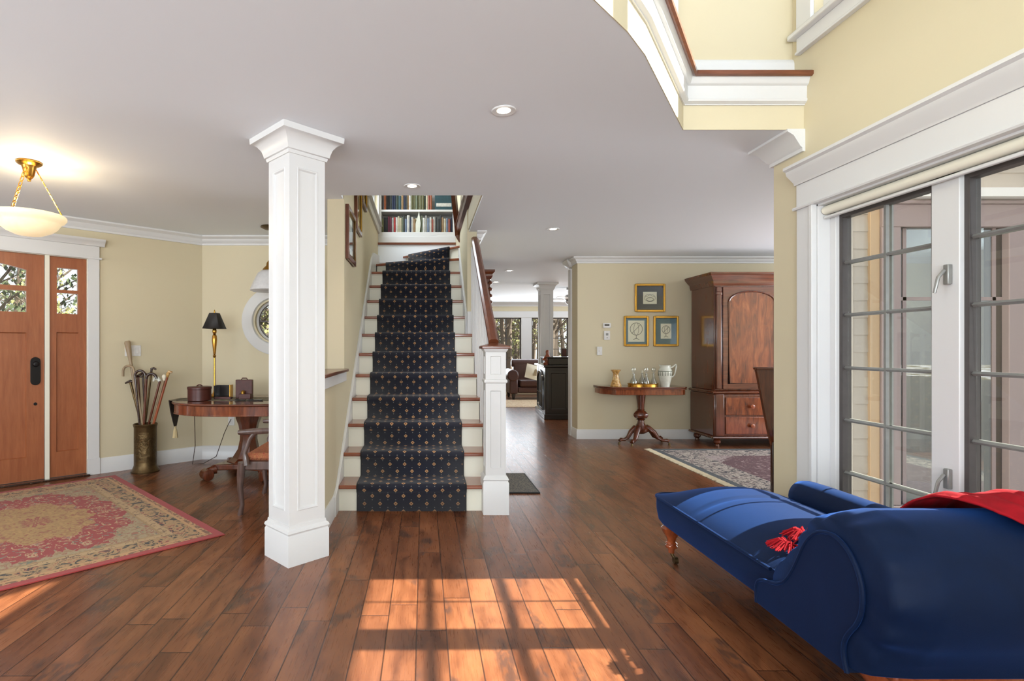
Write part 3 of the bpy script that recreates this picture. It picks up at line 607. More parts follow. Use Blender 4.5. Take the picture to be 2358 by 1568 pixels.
S(MB().add([(nx0-.03,ny0-.03,1.22),(nx1+.03,ny0-.03,1.22),(nx1+.03,ny1+.03,1.22),(nx0-.03,ny1+.03,1.22),(nx0-.03,ny0-.03,1.24),(nx1+.03,ny0-.03,1.24),(nx1+.03,ny1+.03,1.24),(nx0-.03,ny1+.03,1.24),(.50,4.045,1.262),(.56,4.045,1.262),(.56,4.105,1.262),(.50,4.105,1.262)],[(3,2,1,0),(0,1,5,4),(1,2,6,5),(2,3,7,6),(3,0,4,7),(4,5,9,8),(5,6,10,9),(6,7,11,10),(7,4,8,11),(8,9,10,11)]),'newel_cap','railx',bevel=.004)
hp0=Vector((.525,4.09,1.262)); hp1=Vector((.54,5.76,2.375))
def railprof(mb,pts,w=.034,h=.030):
    vs=[];fs=[]; pr=[(-w*.7,-h),(w*.7,-h),(w*.75,-h*.4),(w,0),(w*.95,h*.6),(w*.5,h),(-w*.5,h),(-w*.95,h*.6),(-w,0),(-w*.75,-h*.4)]; m=len(pr)
    P3=[Vector(p) for p in pts]
    for i,p in enumerate(P3):
        t=(P3[min(i+1,len(P3)-1)]-P3[max(0,i-1)]).normalized(); a=t.cross(Vector((0,0,1)))
        if a.length<.05: a=Vector((1,0,0))
        a.normalize(); b=a.cross(t).normalized()
        for x,z in pr: vs.append(p+a*x+b*z)
    for i in range(len(P3)-1):
        for j in range(m): fs.append((i*m+j,i*m+(j+1)%m,(i+1)*m+(j+1)%m,(i+1)*m+j))
    fs+=[tuple(range(m))[::-1],tuple((len(P3)-1)*m+j for j in range(m))]
    return mb.add(vs,fs)
S(railprof(MB(),[hp0,hp1],.038,.036),'handrail','rail')
for k in range(1,8):
    for j in (.25,.75):
        y=Y1+(k-1)*RU-.02+j*RU
        if y<4.18 or y>5.72: continue
        t=(y-hp0.y)/(hp1.y-hp0.y); zt=hp0.z+(hp1.z-hp0.z)*t-.03
        S(MB().box(.493,y-.010,k*RI,.513,y+.010,zt),'baluster','white')
# upper handrail by the winders
uh=thing('upper_handrail','brown handrail turning up beside the bookcase above the stairs','handrail',(0,0,0))
p=[at(1082,550,6.9),at(1062,550,6.95),at(1057,540,6.98),at(1052,510,6.9),at(1048,480,6.8),at(1044,440,6.7),at(1040,400,6.6)]
railprof(MB(),p,.035,.05).build('rail','rail',uh)
tr2=MB().prism([(.47,H+.02),(.48,H+.02),(.48,UF-.02),(.47,UF-.02)],'xz',4.4,5.75)
st(tr2.build('trim_14','wall'),'shaded edge of the stair opening')
st(MB().prism([(.425,UF-.03),(.48,UF-.06),(.48,UF+.02),(.41,UF+.02)],'xz',4.4,6.9).build('trim_15','rail'),'white and brown moulding of the upper hall edge')
st(MB().box(.40,4.4,UF+.02,.48,6.9,UF+.05).build('trim_16','rail'),'brown nosing of the upper hall edge')
# runner carpet
path=[]
XL,XR=-.504,.320; e=.012
for k in range(1,12):
    y=Y1+(k-1)*RU
    path+=[((XL,y-e,(k-1)*RI+(e if k>1 else 0)),(XR,y-e,(k-1)*RI+(e if k>1 else 0))),((XL,y-e,k*RI-.06),(XR,y-e,k*RI-.06)),((XL,y-.03,k*RI-.045),(XR,y-.03,k*RI-.045)),((XL,y-.043,k*RI-.018),(XR,y-.043,k*RI-.018)),((XL,y-.034,k*RI+.006),(XR,y-.034,k*RI+.006)),((XL,y-.01,k*RI+e),(XR,y-.01,k*RI+e))]
def nose(Lp,Rp,xl,xr,z,o,yo=0):
    g=lambda x:Lp[1]+(x-Lp[0])/(Rp[0]-Lp[0])*(Rp[1]-Lp[1])
    return ((xl,g(xl)+o,z),(xr,g(xr)+o,z))
L12,R12=(-.64,7.26),(SR,6.78); L13,R13=(-.31,7.82),(SR,6.98)
for (Lp,Rp,k,xl,xr) in ((L12,R12,12,XL,XR),(L13,R13,13,-.22,.335)):
    z=k*RI
    path+=[nose(Lp,Rp,xl,xr,z-RI+e,.015),nose(Lp,Rp,xl,xr,z-.06,.015),nose(Lp,Rp,xl,xr,z-.045,-.008),nose(Lp,Rp,xl,xr,z-.018,-.018),nose(Lp,Rp,xl,xr,z+.006,-.008),nose(Lp,Rp,xl,xr,z+e,.02)]
me=bpy.data.meshes.new('stair_runner'); vs=[];fs=[];uvs=[]; d=0; nu=1
for i,(a,b) in enumerate(path):
    if i: d+=(Vector(a)-Vector(path[i-1][0])).length if i<67 else .06
    vs+=[a,b]; uvs+=[(a[0]-XL,d),(b[0]-XL,d)]
fs=[(2*i,2*i+1,2*i+3,2*i+2) for i in range(len(path)-1)]
me.from_pydata(vs,[],fs); ul=me.uv_layers.new(name='UVMap')
for l in me.loops: ul.data[l.index].uv=uvs[l.vertex_index]
me.materials.append(M['runner']); me.polygons.foreach_set('use_smooth',[True]*len(me.polygons)); me.set_sharp_from_angle(angle=R(60))
ro=bpy.data.objects.new('stair_runner',me); C.objects.link(ro); md=ro.modifiers.new('s','SOLIDIFY'); md.thickness=.008; md.offset=0
tag(ro,'navy black stair runner with small gold diamonds','carpet runner')
# ================================================================ BOOKCASE AND BOOKS
YB=7.86; bk=thing('bookcase','white built in bookcase at the top of the stairs','bookcase',(0,YB,UF))
mb=MB().box(-.66,0,0,-.615,.3,1.3).box(.42,0,0,.46,.3,1.3).box(-.66,.28,0,.46,.30,1.3).box(-.66,0,1.26,.46,.3,1.3).box(-.66,.0,.0,.46,.02,.165).box(-.66,-.01,0,.46,.02,.1)
mb.build('case','white',bk,bevel=.003)
for z in (.165,.49,.86): MB().box(-.615,0.002,z-.03,.42,.29,z).build('shelf','white',bk,bevel=.002)
PAL={'dark green':(44,58,44),'black':(28,28,30),'maroon':(100,34,52),'bright red':(190,36,40),'cream':(206,196,166),'blue grey':(120,136,160),'olive':(106,104,64),'tan':(160,126,84),'grey green':(122,132,108),'white':(222,220,210),'brick red':(168,82,62),'navy':(34,44,72),'charcoal':(60,64,62),'orange brown':(164,88,48),'teal':(36,74,82),'pale grey':(176,176,168)}
for k,c in PAL.items(): M['bk_'+k]=plain('book_cloth_'+k.replace(' ','_'),c,.6,nz=.12)
low=['olive','black','black','maroon','maroon','pale grey','bright red','white','cream','cream','grey green','charcoal','blue grey','white','navy','white','tan','cream','olive','grey green','white','pale grey','blue grey','white','brick red','white','charcoal','charcoal','black','tan','cream','blue grey','brick red','navy']
upp=['brown','black','black','charcoal','navy','navy','dark green','teal','tan','navy','charcoal','tan','white','olive','olive','grey green','olive','olive','olive','dark green','cream','brick red','orange brown']
def books(cols,z,x0,x1,row,hts):
    n=len(cols); ws=[random.uniform(.7,1.2) for _ in cols]; k=(x1-x0)/sum(ws); x=x0
    for i,c in enumerate(cols):
        w=ws[i]*k; h=hts*random.uniform(.82,1.06); dp=random.uniform(.15,.2); y=random.uniform(.01,.03)
        if c=='brown': c='orange brown'
        mb=MB().prism([(0,y+.005),(w*.5,y-.003),(w-.0015,y+.005),(w-.0015,y+dp),(0,y+dp)],'xy',0,h)
        mb.box(.001,y-.0005,h*.78,w-.002,y+.004,h*.80).box(.001,y-.0005,h*.2,w-.002,y+.004,h*.215)
        o=mb.build('book','bk_'+c); o.location=(x,YB,z); x+=w
        tag(o,'%s upright book, %s from the left in the %s row of the bookcase'%(c,ordinal(i),row),'book','books in the %s row'%row)
books(low,UF+.1655,-.61,.41,'lower',.235); books(upp,UF+.4905,-.58,.12,'upper',.245)
o=MB().box(0,0,0,.26,.02,.22).build('book','bk_teal',bevel=.003); o.location=(.16,YB+.03,UF+.4905); MB().box(.02,-.002,.05,.24,0,.10).build('cover_picture','bk_white',o)
tag(o,'dark teal picture book shown face out at the right of the upper row','book')
o=MB().prism([(0,0),(.06,0),(.075,.12),(.05,.3),(.03,.22),(.0,.12)],'xz',0,.015).build('paper_ornament','porc'); o.location=(-.12,YB-.005,UF+.1655); o.location.y=YB-.016+.02
tag(o,'pale leaf shaped card standing among the lower row of books','ornament')
# ================================================================ FRAMES ON STAIR WALL
def wallframe(y0,y1,z0,z1,label):
    t=thing('picture_frame',label,'picture',(SL,(y0+y1)/2,z0)); hy=(y1-y0)/2; h=z1-z0; w=.045
    vsb=MB()
    for b in ((-hy,0,-hy+w,h),(hy-w,0,hy,h),(-hy+w,0,hy-w,w),(-hy+w,h-w,hy-w,h)): vsb.box(0,b[0],b[1],.03,b[2],b[3])
    vsb.build('frame','rail',t,bevel=.004); MB().tube([(.024,-hy+w,w),(.024,hy-w,w),(.024,hy-w,h-w),(.024,-hy+w,h-w)],.008,6,closed=True).build('slip','gold',t)
    MB().box(.003,-hy+w,w,.01,hy-w,h-w).build('print','paper',t); MB().box(.0105,-hy+w+.05,w+.08,.012,hy-w-.05,h-w-.08).build('image','ink',t)
    MB().box(.014,-hy+w,w,.016,hy-w,h-w).build('glass','glass',t)
wallframe(4.56,5.06,1.98,2.44,'lowest of the three brown and gold frames on the stair wall')
wallframe(5.14,5.56,2.36,2.86,'middle one of the three brown and gold frames on the stair wall')
wallframe(5.62,6.06,2.74,3.2,'highest of the three brown and gold frames on the stair wall')
# ================================================================ RECESSED LIGHTS
for (px,py,lab) in ((1160,254,'recessed ceiling light nearest the camera'),(949,428,'recessed ceiling light in front of the stair opening'),(1274,527,'recessed ceiling light over the dining passage'),(1173,623,'recessed ceiling light far down the passage'),(1142,649,'farthest recessed ceiling light, beside the handrail')):
    Y=(H-EH)*F/(HY-py); x=(px-CX)/F*Y
    t=thing('recessed_light',lab,'ceiling light',(x,Y,H),0,'recessed ceiling lights')
    MB().lathe([(.034,-.001),(.06,-.006),(.063,-.003),(.063,0),(.034,0)],(0,0,0),32).build('trim_ring','white',t)
    MB().lathe([(0,-.003),(.035,-.003),(.035,-.001),(0,-.001)],(0,0,0),24).build('lens','can',t)
    l=lamp('recessed_bulb','SPOT',(x,Y,H-.02),14,(1,.9,.75),spot_size=R(110),spot_blend=.6,shadow_soft_size=.04,dirv=(0,0,-1))
# ================================================================ PENDANTS
Yp=3.6; px_=(67-CX)/F*Yp
t=thing('bowl_pendant','lit alabaster bowl pendant on three brass chains above the rug','ceiling lamp',(px_,Yp,H))
MB().lathe([(.0,0),(.072,0),(.075,-.01),(.066,-.02),(.045,-.03),(.038,-.05),(.03,-.09),(.022,-.105),(.012,-.115),(.01,-.13),(0,-.132)],(0,0,0),28).build('canopy','brass',t)
bz=-.36
MB().lathe([(.205,.01),(.213,.0),(.213,-.012),(.20,-.03),(.182,-.04),(.175,-.05),(.16,-.075),(.13,-.10),(.08,-.123),(.02,-.133),(0,-.134),(0,-.126),(.02,-.125),(.08,-.115),(.12,-.095),(.15,-.07),(.17,-.04),(.195,-.005)],(0,0,bz),48).build('bowl','alab',t)
for i in range(3):
    a=R(-80+120*i); p0=Vector((.04*math.cos(a),.04*math.sin(a),-.05)); p1=Vector((.19*math.cos(a),.19*math.sin(a),bz+.015)); mb=MB(); n=8
    for j in range(n):
        c0=p0.lerp(p1,j/n); c1=p0.lerp(p1,(j+1)/n); d_=(c1-c0); u_=d_.normalized(); s_=u_.cross(Vector((0,0,1)) if j%2 else Vector((math.cos(a),math.sin(a),.3))).normalized()*.009
        q=[c0-u_*.004+d_*.5+u_*d_.length*.6*math.cos(th)+s_*math.sin(th) for th in [2*PI*m/10 for m in range(10)]]; mb.tube(q,.0028,6,closed=True)
    mb.tube([p1,p1+Vector((0,0,-.02))],.012,8); mb.build('chain','brass',t)
lamp('pendant_bulb','POINT',(px_,Yp,H-.27),9,(1,.78,.5),shadow_soft_size=.05)
Yq=5.5; qx=(622-CX)/F*Yq
t=thing('glass_pendant','white glass and brass pendant partly behind the column','ceiling lamp',(qx,Yq,H))
MB().lathe([(0,0),(.09,0),(.095,-.012),(.06,-.03),(.02,-.035),(0,-.036)],(0,0,0),28).tube([(0,0,-.03),(0,0,-.38)],.012,10).build('stem','oldbrass',t)
MB().lathe([(.02,-.35),(.035,-.37),(.04,-.40),(.07,-.43),(.08,-.45),(0,-.45)],(0,0,0),24).build('gallery','brass',t)
MB().lathe([(.08,-.45),(.12,-.48),(.16,-.56),(.19,-.63),(.195,-.65),(.17,-.66)],(0,0,0),36).build('shade','shadeglass',t,solid=.004)
# ================================================================ FOYER THINGS
def onwall(u,y,z): return (CRN.x+DD.x*u+DNZ.x*y,CRN.y+DD.y*u+DNZ.y*y,z)
sw=thing('switch_plate','white double switch plate on the angled wall behind the canes','switch',onwall(.70,0,1.22-.02),DANG)
MB().box(-.075,0,-.055,.075,.006,.055).build('plate','plate',sw,bevel=.003); MB().box(-.05,.006,-.03,-.02,.010,.03).box(.02,.006,-.03,.05,.010,.03).build('switch','plate',sw,bevel=.002)
cst=thing('umbrella_stand','embossed old brass cylinder umbrella stand holding canes','umbrella stand',(-2.77,5.40,0))
MB().lathe([(0,0),(.13,0),(.132,.012),(.118,.03),(.106,.06),(.103,.07),(.103,.44),(.108,.455),(.112,.47),(.106,.478),(.098,.47),(.096,.08),(0,.07)],(0,0,0),40).build('body','oldbrass',cst)
stand=Vector((-2.77,5.40,0))
def cane(px,py,base,r,mat,label,handle,name='walking_cane',dy=0.0):
    top=at(px,py,5.40+dy); b=stand+Vector((base[0],base[1],.085)); t=thing(name,label,'cane',b,0,'canes in the brass stand'); v=top-b
    w=bpy.data.objects
    MB().tube([(0,0,0),v*.5,v],[r*.8,r,r*1.1],10).build('shaft',mat,t)
    u=v.normalized()
    if handle=='crook':
        rr=.055; pts=[v+Vector((-rr+rr*math.cos(a),0,rr*math.sin(a))) for a in [PI*i/12 for i in range(13)]]; pts+= [pts[-1]+Vector((0,0,-.05))]; MB().tube(pts,r*1.2,10).build('handle',mat,t)
    elif handle=='crook2':
        rr=.05; pts=[v+Vector((rr-rr*math.cos(a),0,rr*math.sin(a))) for a in [PI*i/12 for i in range(13)]]; MB().tube(pts,r*1.2,10).build('handle','darkwood',t)
    elif handle=='club': MB().tube([v*.84,v*.9,v*.985,v],[r*1.2,r*1.6,r*2.2,r*1.6],12).build('handle',mat,t)
    elif handle=='hook': MB().tube([v-u*.02,v+Vector((.0,0,.012)),v+Vector((.02,0,.02)),v+Vector((.045,0,.005))],[r*1.2,r*1.4,r*1.3,r],10).build('handle','darkwood',t)
    elif handle=='horn': MB().tube([v,v+Vector((-.02,0,.03)),v+Vector((-.045,-.01,.03)),v+Vector((-.06,-.01,.0))],[r*1.5,r*2,r*1.7,r*.8],10).build('handle','porc',t)
    elif handle=='knob': MB().lathe([(0,-.02),(.012,-.018),(.014,0),(.02,.012),(.021,.025),(.012,.04),(0,.044)],tuple(v),14).build('handle','paper',t)
    elif handle=='tee': MB().tube([v+Vector((-.05,0,-.01)),v+Vector((0,0,.012)),v+Vector((.045,0,0))],[.008,.014,.01],10).build('handle','darkwood',t)
    elif handle=='dog': MB().tube([v-u*.02,v+u*.015,v+Vector((.015,0,.035)),v+Vector((.045,0,.03))],[.013,.017,.018,.009],10).build('handle','glaze',t)
    return t
M['palestick']=wood('pale_stick',(120,98,74),(170,148,116),2,.5,1,.1); M['redstick']=wood('red_stick',(110,46,24),(166,86,48),2,.3,1,.4)
cane(293,785,(.02,.0),.014,'palestick','tall pale club headed stick, the tallest in the brass stand','club')
cane(309,855,(.05,-.03),.010,'palestick','pale bent cane with a large crook to the left of the tall stick','crook',dy=-.04)
cane(311,865,(.0,-.05),.010,'darkwood','brown cane with a dark curved crook beside the tall stick','crook2',dy=-.05)
cane(300,880,(.05,.02),.011,'oldbrass','knobbly brown cane leaning far left in the stand','tee',dy=.02)
cane(318,868,(-.03,.02),.010,'mahog','reddish brown cane with a tee handle in the middle of the stand','tee')
cane(329,862,(.0,.04),.009,'darkwood','dark straight cane with a tee handle in the middle of the stand','tee',dy=.03)
cane(337,872,(-.02,-.03),.012,'mahog','thick mahogany cane right of the middle of the stand','crook2',dy=-.04)
cane(349,852,(-.06,.03),.009,'oldbrass','thin dark cane with a small hooked top','hook',dy=.03)
cane(368,878,(-.06,-.02),.011,'mahog','brown cane topped by a white horn handle leaning right','horn',dy=-.02)
cane(378,872,(-.05,.02),.011,'palestick','pale cane topped by a cream knob leaning right','knob')
cane(386,864,(-.03,.0),.012,'redstick','brown cane topped by a carved animal head, farthest right','dog',dy=.02)
# desk
dk=thing('pedestal_desk','round mahogany pedestal table with deep apron in the foyer','table',(-1.71,5.30,0))
A_,B_,TZ=.70,.48,.725
sup=lambda k,n=72:[((A_+k)*math.copysign(abs(math.cos(2*PI*i/n))**.85,math.cos(2*PI*i/n)),(B_+k)*math.copysign(abs(math.sin(2*PI*i/n))**.85,math.sin(2*PI*i/n))) for i in range(n)]
MB().prism(sup(0),'xy',TZ-.022,TZ).build('table_top','mahogx',dk,bevel=.008); MB().prism(sup(-.02),'xy',TZ-.105,TZ-.022).prism(sup(-.014),'xy',TZ-.112,TZ-.1).build('apron','flame',dk,bevel=.003)
MB().lathe([(.125,TZ-.112),(.12,TZ-.18),(.095,.48),(.082,.40),(.082,.34),(.10,.25),(.15,.17),(.20,.14),(.20,.13),(0,.13)][::-1],(0,0,0),8,rot=PI/8).build('pedestal','mahog',dk,sharp=20)
ft=MB().prism([(.36*math.cos(a)*(1 if i%2==0 else .55),.36*math.sin(a)*(1 if i%2==0 else .55)) for i,a in enumerate([2*PI*j/8+R(40) for j in range(8)])],'xy',.08,.135).build('platform','mahog',dk,bevel=.01)
for j in range(4):
    a=2*PI*j/4+R(40); c_=Vector((.40*math.cos(a),.40*math.sin(a),.052)); s_=Vector((-math.sin(a),math.cos(a),0))
    MB().tube([c_-s_*.055,c_-s_*.05,c_+s_*.05,c_+s_*.055],[.035,.052,.052,.035],18).tube([c_*.8+Vector((0,0,.05)),c_+Vector((0,0,.025))],[.045,.03],10).build('scroll_foot','mahog',dk)
DZ=TZ
# cloth with pointed flap
t=thing('table_runner','dark tasselled table runner hanging off the left end of the round table','table runner',(-1.71,5.3,DZ))
MB().box(-.66,-.12,.001,.5,.22,.004).build('cloth','oldbrass',t)
M['cloth']=plain('grey_brocade',(150,138,112),.8,nz=.2); t.children[0].data.materials[0]=M['cloth']
MB().prism([(-.13,.003),(.13,.003),(.10,-.10),(.02,-.26),(-.02,-.26),(-.10,-.10)],'yz',-.722,-.712).build('flap',plain('dark_brocade',(44,30,24),.6,nz=.2),t)
MB().box(-.722,-.12,.0,-.64,.12,.004).build('fold','cloth',t)
MB().lathe([(0,0),(.008,-.003),(.012,-.012),(.008,-.024),(.014,-.03),(.018,-.05),(.026,-.115),(0,-.115)],(-.717,0,-.258),14,f=lambda a,z:1+.08*math.sin(8*a)).build('tassel',plain('cream_tassel',(206,186,140),.8),t)
# desk lamp
q=at(494,0,5.52); lx=q.x
t=thing('buffet_lamp','slender gilt buffet lamp with a black square shade','table lamp',(lx,5.52,DZ+.005))
MB().lathe([(0,0),(.07,0),(.072,.012),(.05,.025),(.02,.035),(.012,.06),(.009,.08),(.009,.40),(.014,.405),(.016,.42),(.009,.43),(.012,.44),(.020,.52),(.026,.58),(.022,.62),(.012,.64),(.022,.66),(.02,.68),(.012,.7),(.008,.86),(0,.86)],(0,0,0),20).build('stem','brass',t)
z0=at(0,758,5.52).z-DZ; z1=at(0,722,5.52).z-DZ
vs=[(r*math.cos(R(-50+90*i)),r*math.sin(R(-50+90*i)),z) for r,z in ((.121,z0),(.052,z1)) for i in range(4)]
MB().add(vs,[(i,(i+1)%4,4+(i+1)%4,4+i) for i in range(4)]+[(4,5,6,7)]).build('shade',plain('black_shade',(34,30,28),.6),t,solid=.003,sharp=15)
MB().lathe([(0,0),(.006,0),(.009,.012),(.004,.03),(0,.036)],(0,0,z1),10).build('finial','gold',t)
lamp('desk_lamp_bulb','POINT',(lx,5.52,DZ+z0+.03),1.6,(1,.7,.4),shadow_soft_size=.02)
MB().lathe([(0,0),(.02,.01),(.022,.03),(0,.06)],(0,0,z0+.005),12).build('bulb','lampglow',t)
def ob(px0,px1,pyb,pyt,Y): a=at(px0,pyb,Y); b=at(px1,pyt,Y); return a,b
bxl,bxr=at(433,0,5.2).x,at(486,0,5.2).x; r_=(bxr-bxl)/2
t=thing('leather_box','round brown leather lidded box at the left of the table','box',((bxl+bxr)/2,5.2,DZ+.004))
MB().lathe([(0,0),(r_-.004,0),(r_-.004,.105),(0,.105)],(0,0,0),32).build('body','leather',t,bevel=.002); MB().lathe([(0,.105),(r_,.105),(r_,.125),(r_-.004,.13),(0,.133)],(0,0,0),32).build('lid','leather',t,bevel=.002); MB().tube([(-.03,0,.13),(-.01,0,.145),(.01,0,.145),(.03,0,.13)],.006,8).build('handle','leather',t)
t=thing('letter_rack','open black box with brass edge behind the round leather box','box',((bxr+.06),5.36,DZ+.004))
MB().box(-.08,-.04,0,.08,.04,.012).box(-.08,.03,0,.08,.04,.13).box(-.08,-.04,.012,-.072,.04,.13).build('body','black',t,bevel=.002); MB().box(.072,-.04,.012,.08,.04,.135).build('edge','gold',t); MB().box(-.06,-.08,0,.10,-.04,.022).build('tray','leather',t,bevel=.003)
t=thing('leather_case','upright oxblood leather case on the table near the column','case',(at(563,0,5.38).x,5.38,DZ+.004))
MB().box(-.083,-.02,0,.083,.02,.185).build('panel','leather',t,bevel=.005); MB().tube([(-.03,0,.185),(-.02,0,.2),(.02,0,.2),(.03,0,.185)],.005,8).build('handle','leather',t); MB().box(-.03,-.085,0,.085,-.022,.05).build('pocket','leather',t,bevel=.004)
MB().lathe([(0,0),(.018,0),(.02,.02),(.008,.03),(0,.035)],(.0,-.05,.05),12).build('clasp','gold',t)
for (px,lab,w_) in ((556,'small dark spectacles lying in front of the leather case',.05),(590,'flat dark folder lying on the table by the column',.07)):
    t=tag(MB().box(-w_,-.02,0,w_,.02,.008).tube([(-w_*.5+.02*math.cos(a),-.01+.02*math.sin(a),.01) for a in [2*PI*i/12 for i in range(12)]],.003,6,closed=True).build('desk_item','black'),lab,'small item'); t.name='spectacles' if w_<.06 else 'folder'; t.location=(at(px,0,5.2).x,5.2-.03,DZ+.0045)
# outlet + cord
t=thing('wall_outlet','white wall outlet under the round table','outlet',(at(533,0,6).x,6.0,at(0,968,6).z)); MB().box(-.035,-.006,-.055,.035,0,.055).build('plate','plate',t,bevel=.003); MB().box(-.015,-.008,-.03,.015,-.006,-.01).box(-.015,-.008,.01,.015,-.006,.03).build('socket','plate',t)
c_=MB().tube([(at(533,0,6).x,5.985,at(0,965,6).z),(at(531,0,6).x,5.93,at(0,975,6).z),(at(524,0,6).x,5.9,.3),(at(510,0,6).x,5.85,.06),(at(490,0,6).x,5.75,.006),(at(470,0,6).x,5.7,.006),(at(463,0,5.9).x,5.75,.2),(at(462,0,5.9).x,5.74,.55),(at(464,0,5.9).x,5.5,.72)],.004,6).build('lamp_cord','darkwood'); tag(c_,'thin brown lamp cord looping from the outlet under the table','cord')
# armchair behind column
ac=thing('armchair','weathered wood armchair with red needlepoint seat behind the column','chair',(-1.15,4.29,0),-PI/2)
MB().box(-.26,-.17,.39,.30,.30,.45).build('seat','needle',ac,bevel=.03); MB().box(-.28,-.19,.33,.32,.32,.395).build('seat_rail','greywood',ac,bevel=.01)
def cab(x,y,sy): return [(x,y,.39),(x-.005,y-.01*sy,.30),(x-.018,y-.02*sy,.20),(x-.005,y,.08),(x-.02,y-.02*sy,.0)]
for (x,y) in ((-.28,-.18),(.32,-.18),(-.26,.30),(.30,.30)): MB().tube(cab(x,y,1 if y<0 else -1),[.03,.03,.022,.017,.022],10).build('leg','greywood',ac)
for x in (-.29,.33): MB().tube([(x,-.14,.37),(x-.01,-.16,.46),(x+.0,-.12,.56),(x,-.08,.61)],[.028,.018,.016,.02],10).tube([(x-.03,-.21,.605),(x,-.1,.615),(x,.12,.63),(x,.30,.66)],[.017,.024,.02,.018],10).build('arm','greywood',ac)
MB().tube([(-.26,.30,.4),(-.27,.34,.7),(-.25,.38,.98)],.02,8).tube([(.30,.30,.4),(.31,.34,.7),(.29,.38,.98)],.02,8).tube([(-.27,.38,.98),(.02,.39,1.02),(.31,.38,.98)],.028,10).tube([(-.26,.33,.66),(.3,.33,.66)],.018,8).build('backrest','greywood',ac)
# foyer rug
e1=Vector((-.7071,.7071)); e2=Vector((-.7071,-.7071)); c0=Vector((-1.30,3.55)); cc=c0+e1*1.175+e2*.825
M['rug1']=m_rug(1.175,.825,'foyer')
r=MB().box(-1.175,-.825,0,1.175,.825,.008).build('foyer_rug','rug1',bevel=.003); r.location=(cc.x,cc.y,.001); r.rotation_euler=(0,0,math.atan2(e1.y,e1.x)); tag(r,'red and beige medallion rug in front of the front door','rug')
M['rug3']=m_rug(.19,.355,'mat'); r=MB().box(-.19,-.355,0,.19,.355,.01).build('floor_mat','rug3'); r.location=(.79,4.925,.001); tag(r,'small dark woven mat behind the newel post','mat')
# ================================================================ DINING SIDE
ru=thing('dining_rug','fringed navy and burgundy oriental rug in the dining room','rug',(2.74+1.4,5.0,.001))
M['rug2']=m_rug(1.4,1.57,'dining'); MB().box(-1.4,-1.57,0,1.4,1.57,.008).build('pile','rug2',ru)
M['fringe']=plain('cream_fringe',(222,208,178),.9)
mb=MB()
for i in range(150):
    y=-1.57+3.14*i/149; mb.tube([(-1.4,y,.005),(-1.44,y+random.uniform(-.01,.01),.004),(-1.47,y+random.uniform(-.02,.02),.003)],[.009,.008,.004],4)
o=mb.build('fringe','fringe',ru); o['kind']='stuff'
# armoire
AX,AY,AZ=3.60,6.73,2.16
ar=thing('armoire','tall mahogany armoire with arched doors and drawers','armoire',(AX,YD-.02,0)); ar.location=(AX,7.03,0)
yf=AY-7.03; yb=.28; AW=1.62
MB().box(0,yf,.70,AW,yb,2.02).build('upper_case','mahog',ar,bevel=.012)
MB().box(-.02,yf-.03,.13,AW+.02,yb,.665).build('lower_case','mahog',ar,bevel=.02)
MB().sweep([(-.0,yb),(0,yf),(AW,yf),(AW,yb)],[(-.1,2.0),(.01,2.0),(.015,2.02),(.02,2.03),(.022,2.06),(.05,2.09),(.075,2.12),(.085,2.13),(.09,2.16),(-.1,2.16)],side=-1).box(0,yf,2.12,AW,yb,2.155).build('cornice','mahogx',ar)
MB().sweep([(-.02,yb),(-.02,yf-.03),(AW+.02,yf-.03),(AW+.02,yb)],[(-.1,.665),(.005,.665),(.015,.675),(.015,.69),(0,.70),(-.1,.705)],side=-1).build('waist_moulding','mahogx',ar)
MB().sweep([(-.02,yb),(-.02,yf-.03),(AW+.02,yf-.03),(AW+.02,yb)],[(-.1,.11),(.012,.11),(.02,.12),(.012,.135),(0,.14),(-.1,.14)],side=-1).build('base_moulding','mahogx',ar)
for (x,y) in ((.05,yf+.03),(AW-.05,yf+.03),(.05,yb-.06),(AW-.05,yb-.06)): MB().lathe([(0,0),(.025,0),(.028,.01),(.022,.03),(.045,.055),(.045,.08),(.028,.1),(.04,.115),(0,.115)],(x,y,0),18).build('foot','mahog',ar)
for x0 in (.10,.835):
    w_=.685
    d_=MB().box(x0,yf-.018,.72,x0+w_,yf+.002,1.985).build('door','mahogx',ar,bevel=.004)
    px0,px1=x0+.07,x0+w_-.05; cxm=(px0+px1)/2; zs=1.80
    def archp(k): return [(px0-k,.79-k),(px1+k,.79-k)]+[(cxm+((px1-px0)/2+k)*math.cos(a),zs+(.13+k)*math.sin(a)) for a in [PI*i/20 for i in range(21)]]
    MB().prism(archp(0),'xz',yf-.022,yf-.016).build('panel','flame',d_)
    ap=archp(.0); MB().tube([(p[0],yf-.022,p[1]) for p in ap],.012,8,closed=True).build('arch_moulding','mahog',d_)
for x in (.045,AW-.045,AW/2): MB().box(x-.035,yf-.03,.72,x+.035,yf,1.99).box(x-.04,yf-.035,1.88,x+.04,yf,1.93).build('pilaster','mahog',ar,bevel=.012)
MB().box(-.005,yf-.045,.14,.10,yf-.03,.66).build('pilaster','mahog',ar,bevel=.01)
for z0,z1 in ((.165,.38),(.40,.62)):
    for x0 in (.12,.85):
        d_=MB().box(x0,yf-.045,z0,x0+.66,yf-.028,z1).build('drawer','flame',ar,bevel=.006)
        MB().lathe([(0,0),(.012,0),(.012,.015),(.026,.03),(.026,.04),(0,.05)],(0,0,0),16).build('knob','redstick',d_); k=d_.children[0]; k.location=(x0+.31,yf-.045,(z0+z1)/2); k.rotation_euler=(PI/2,0,0)
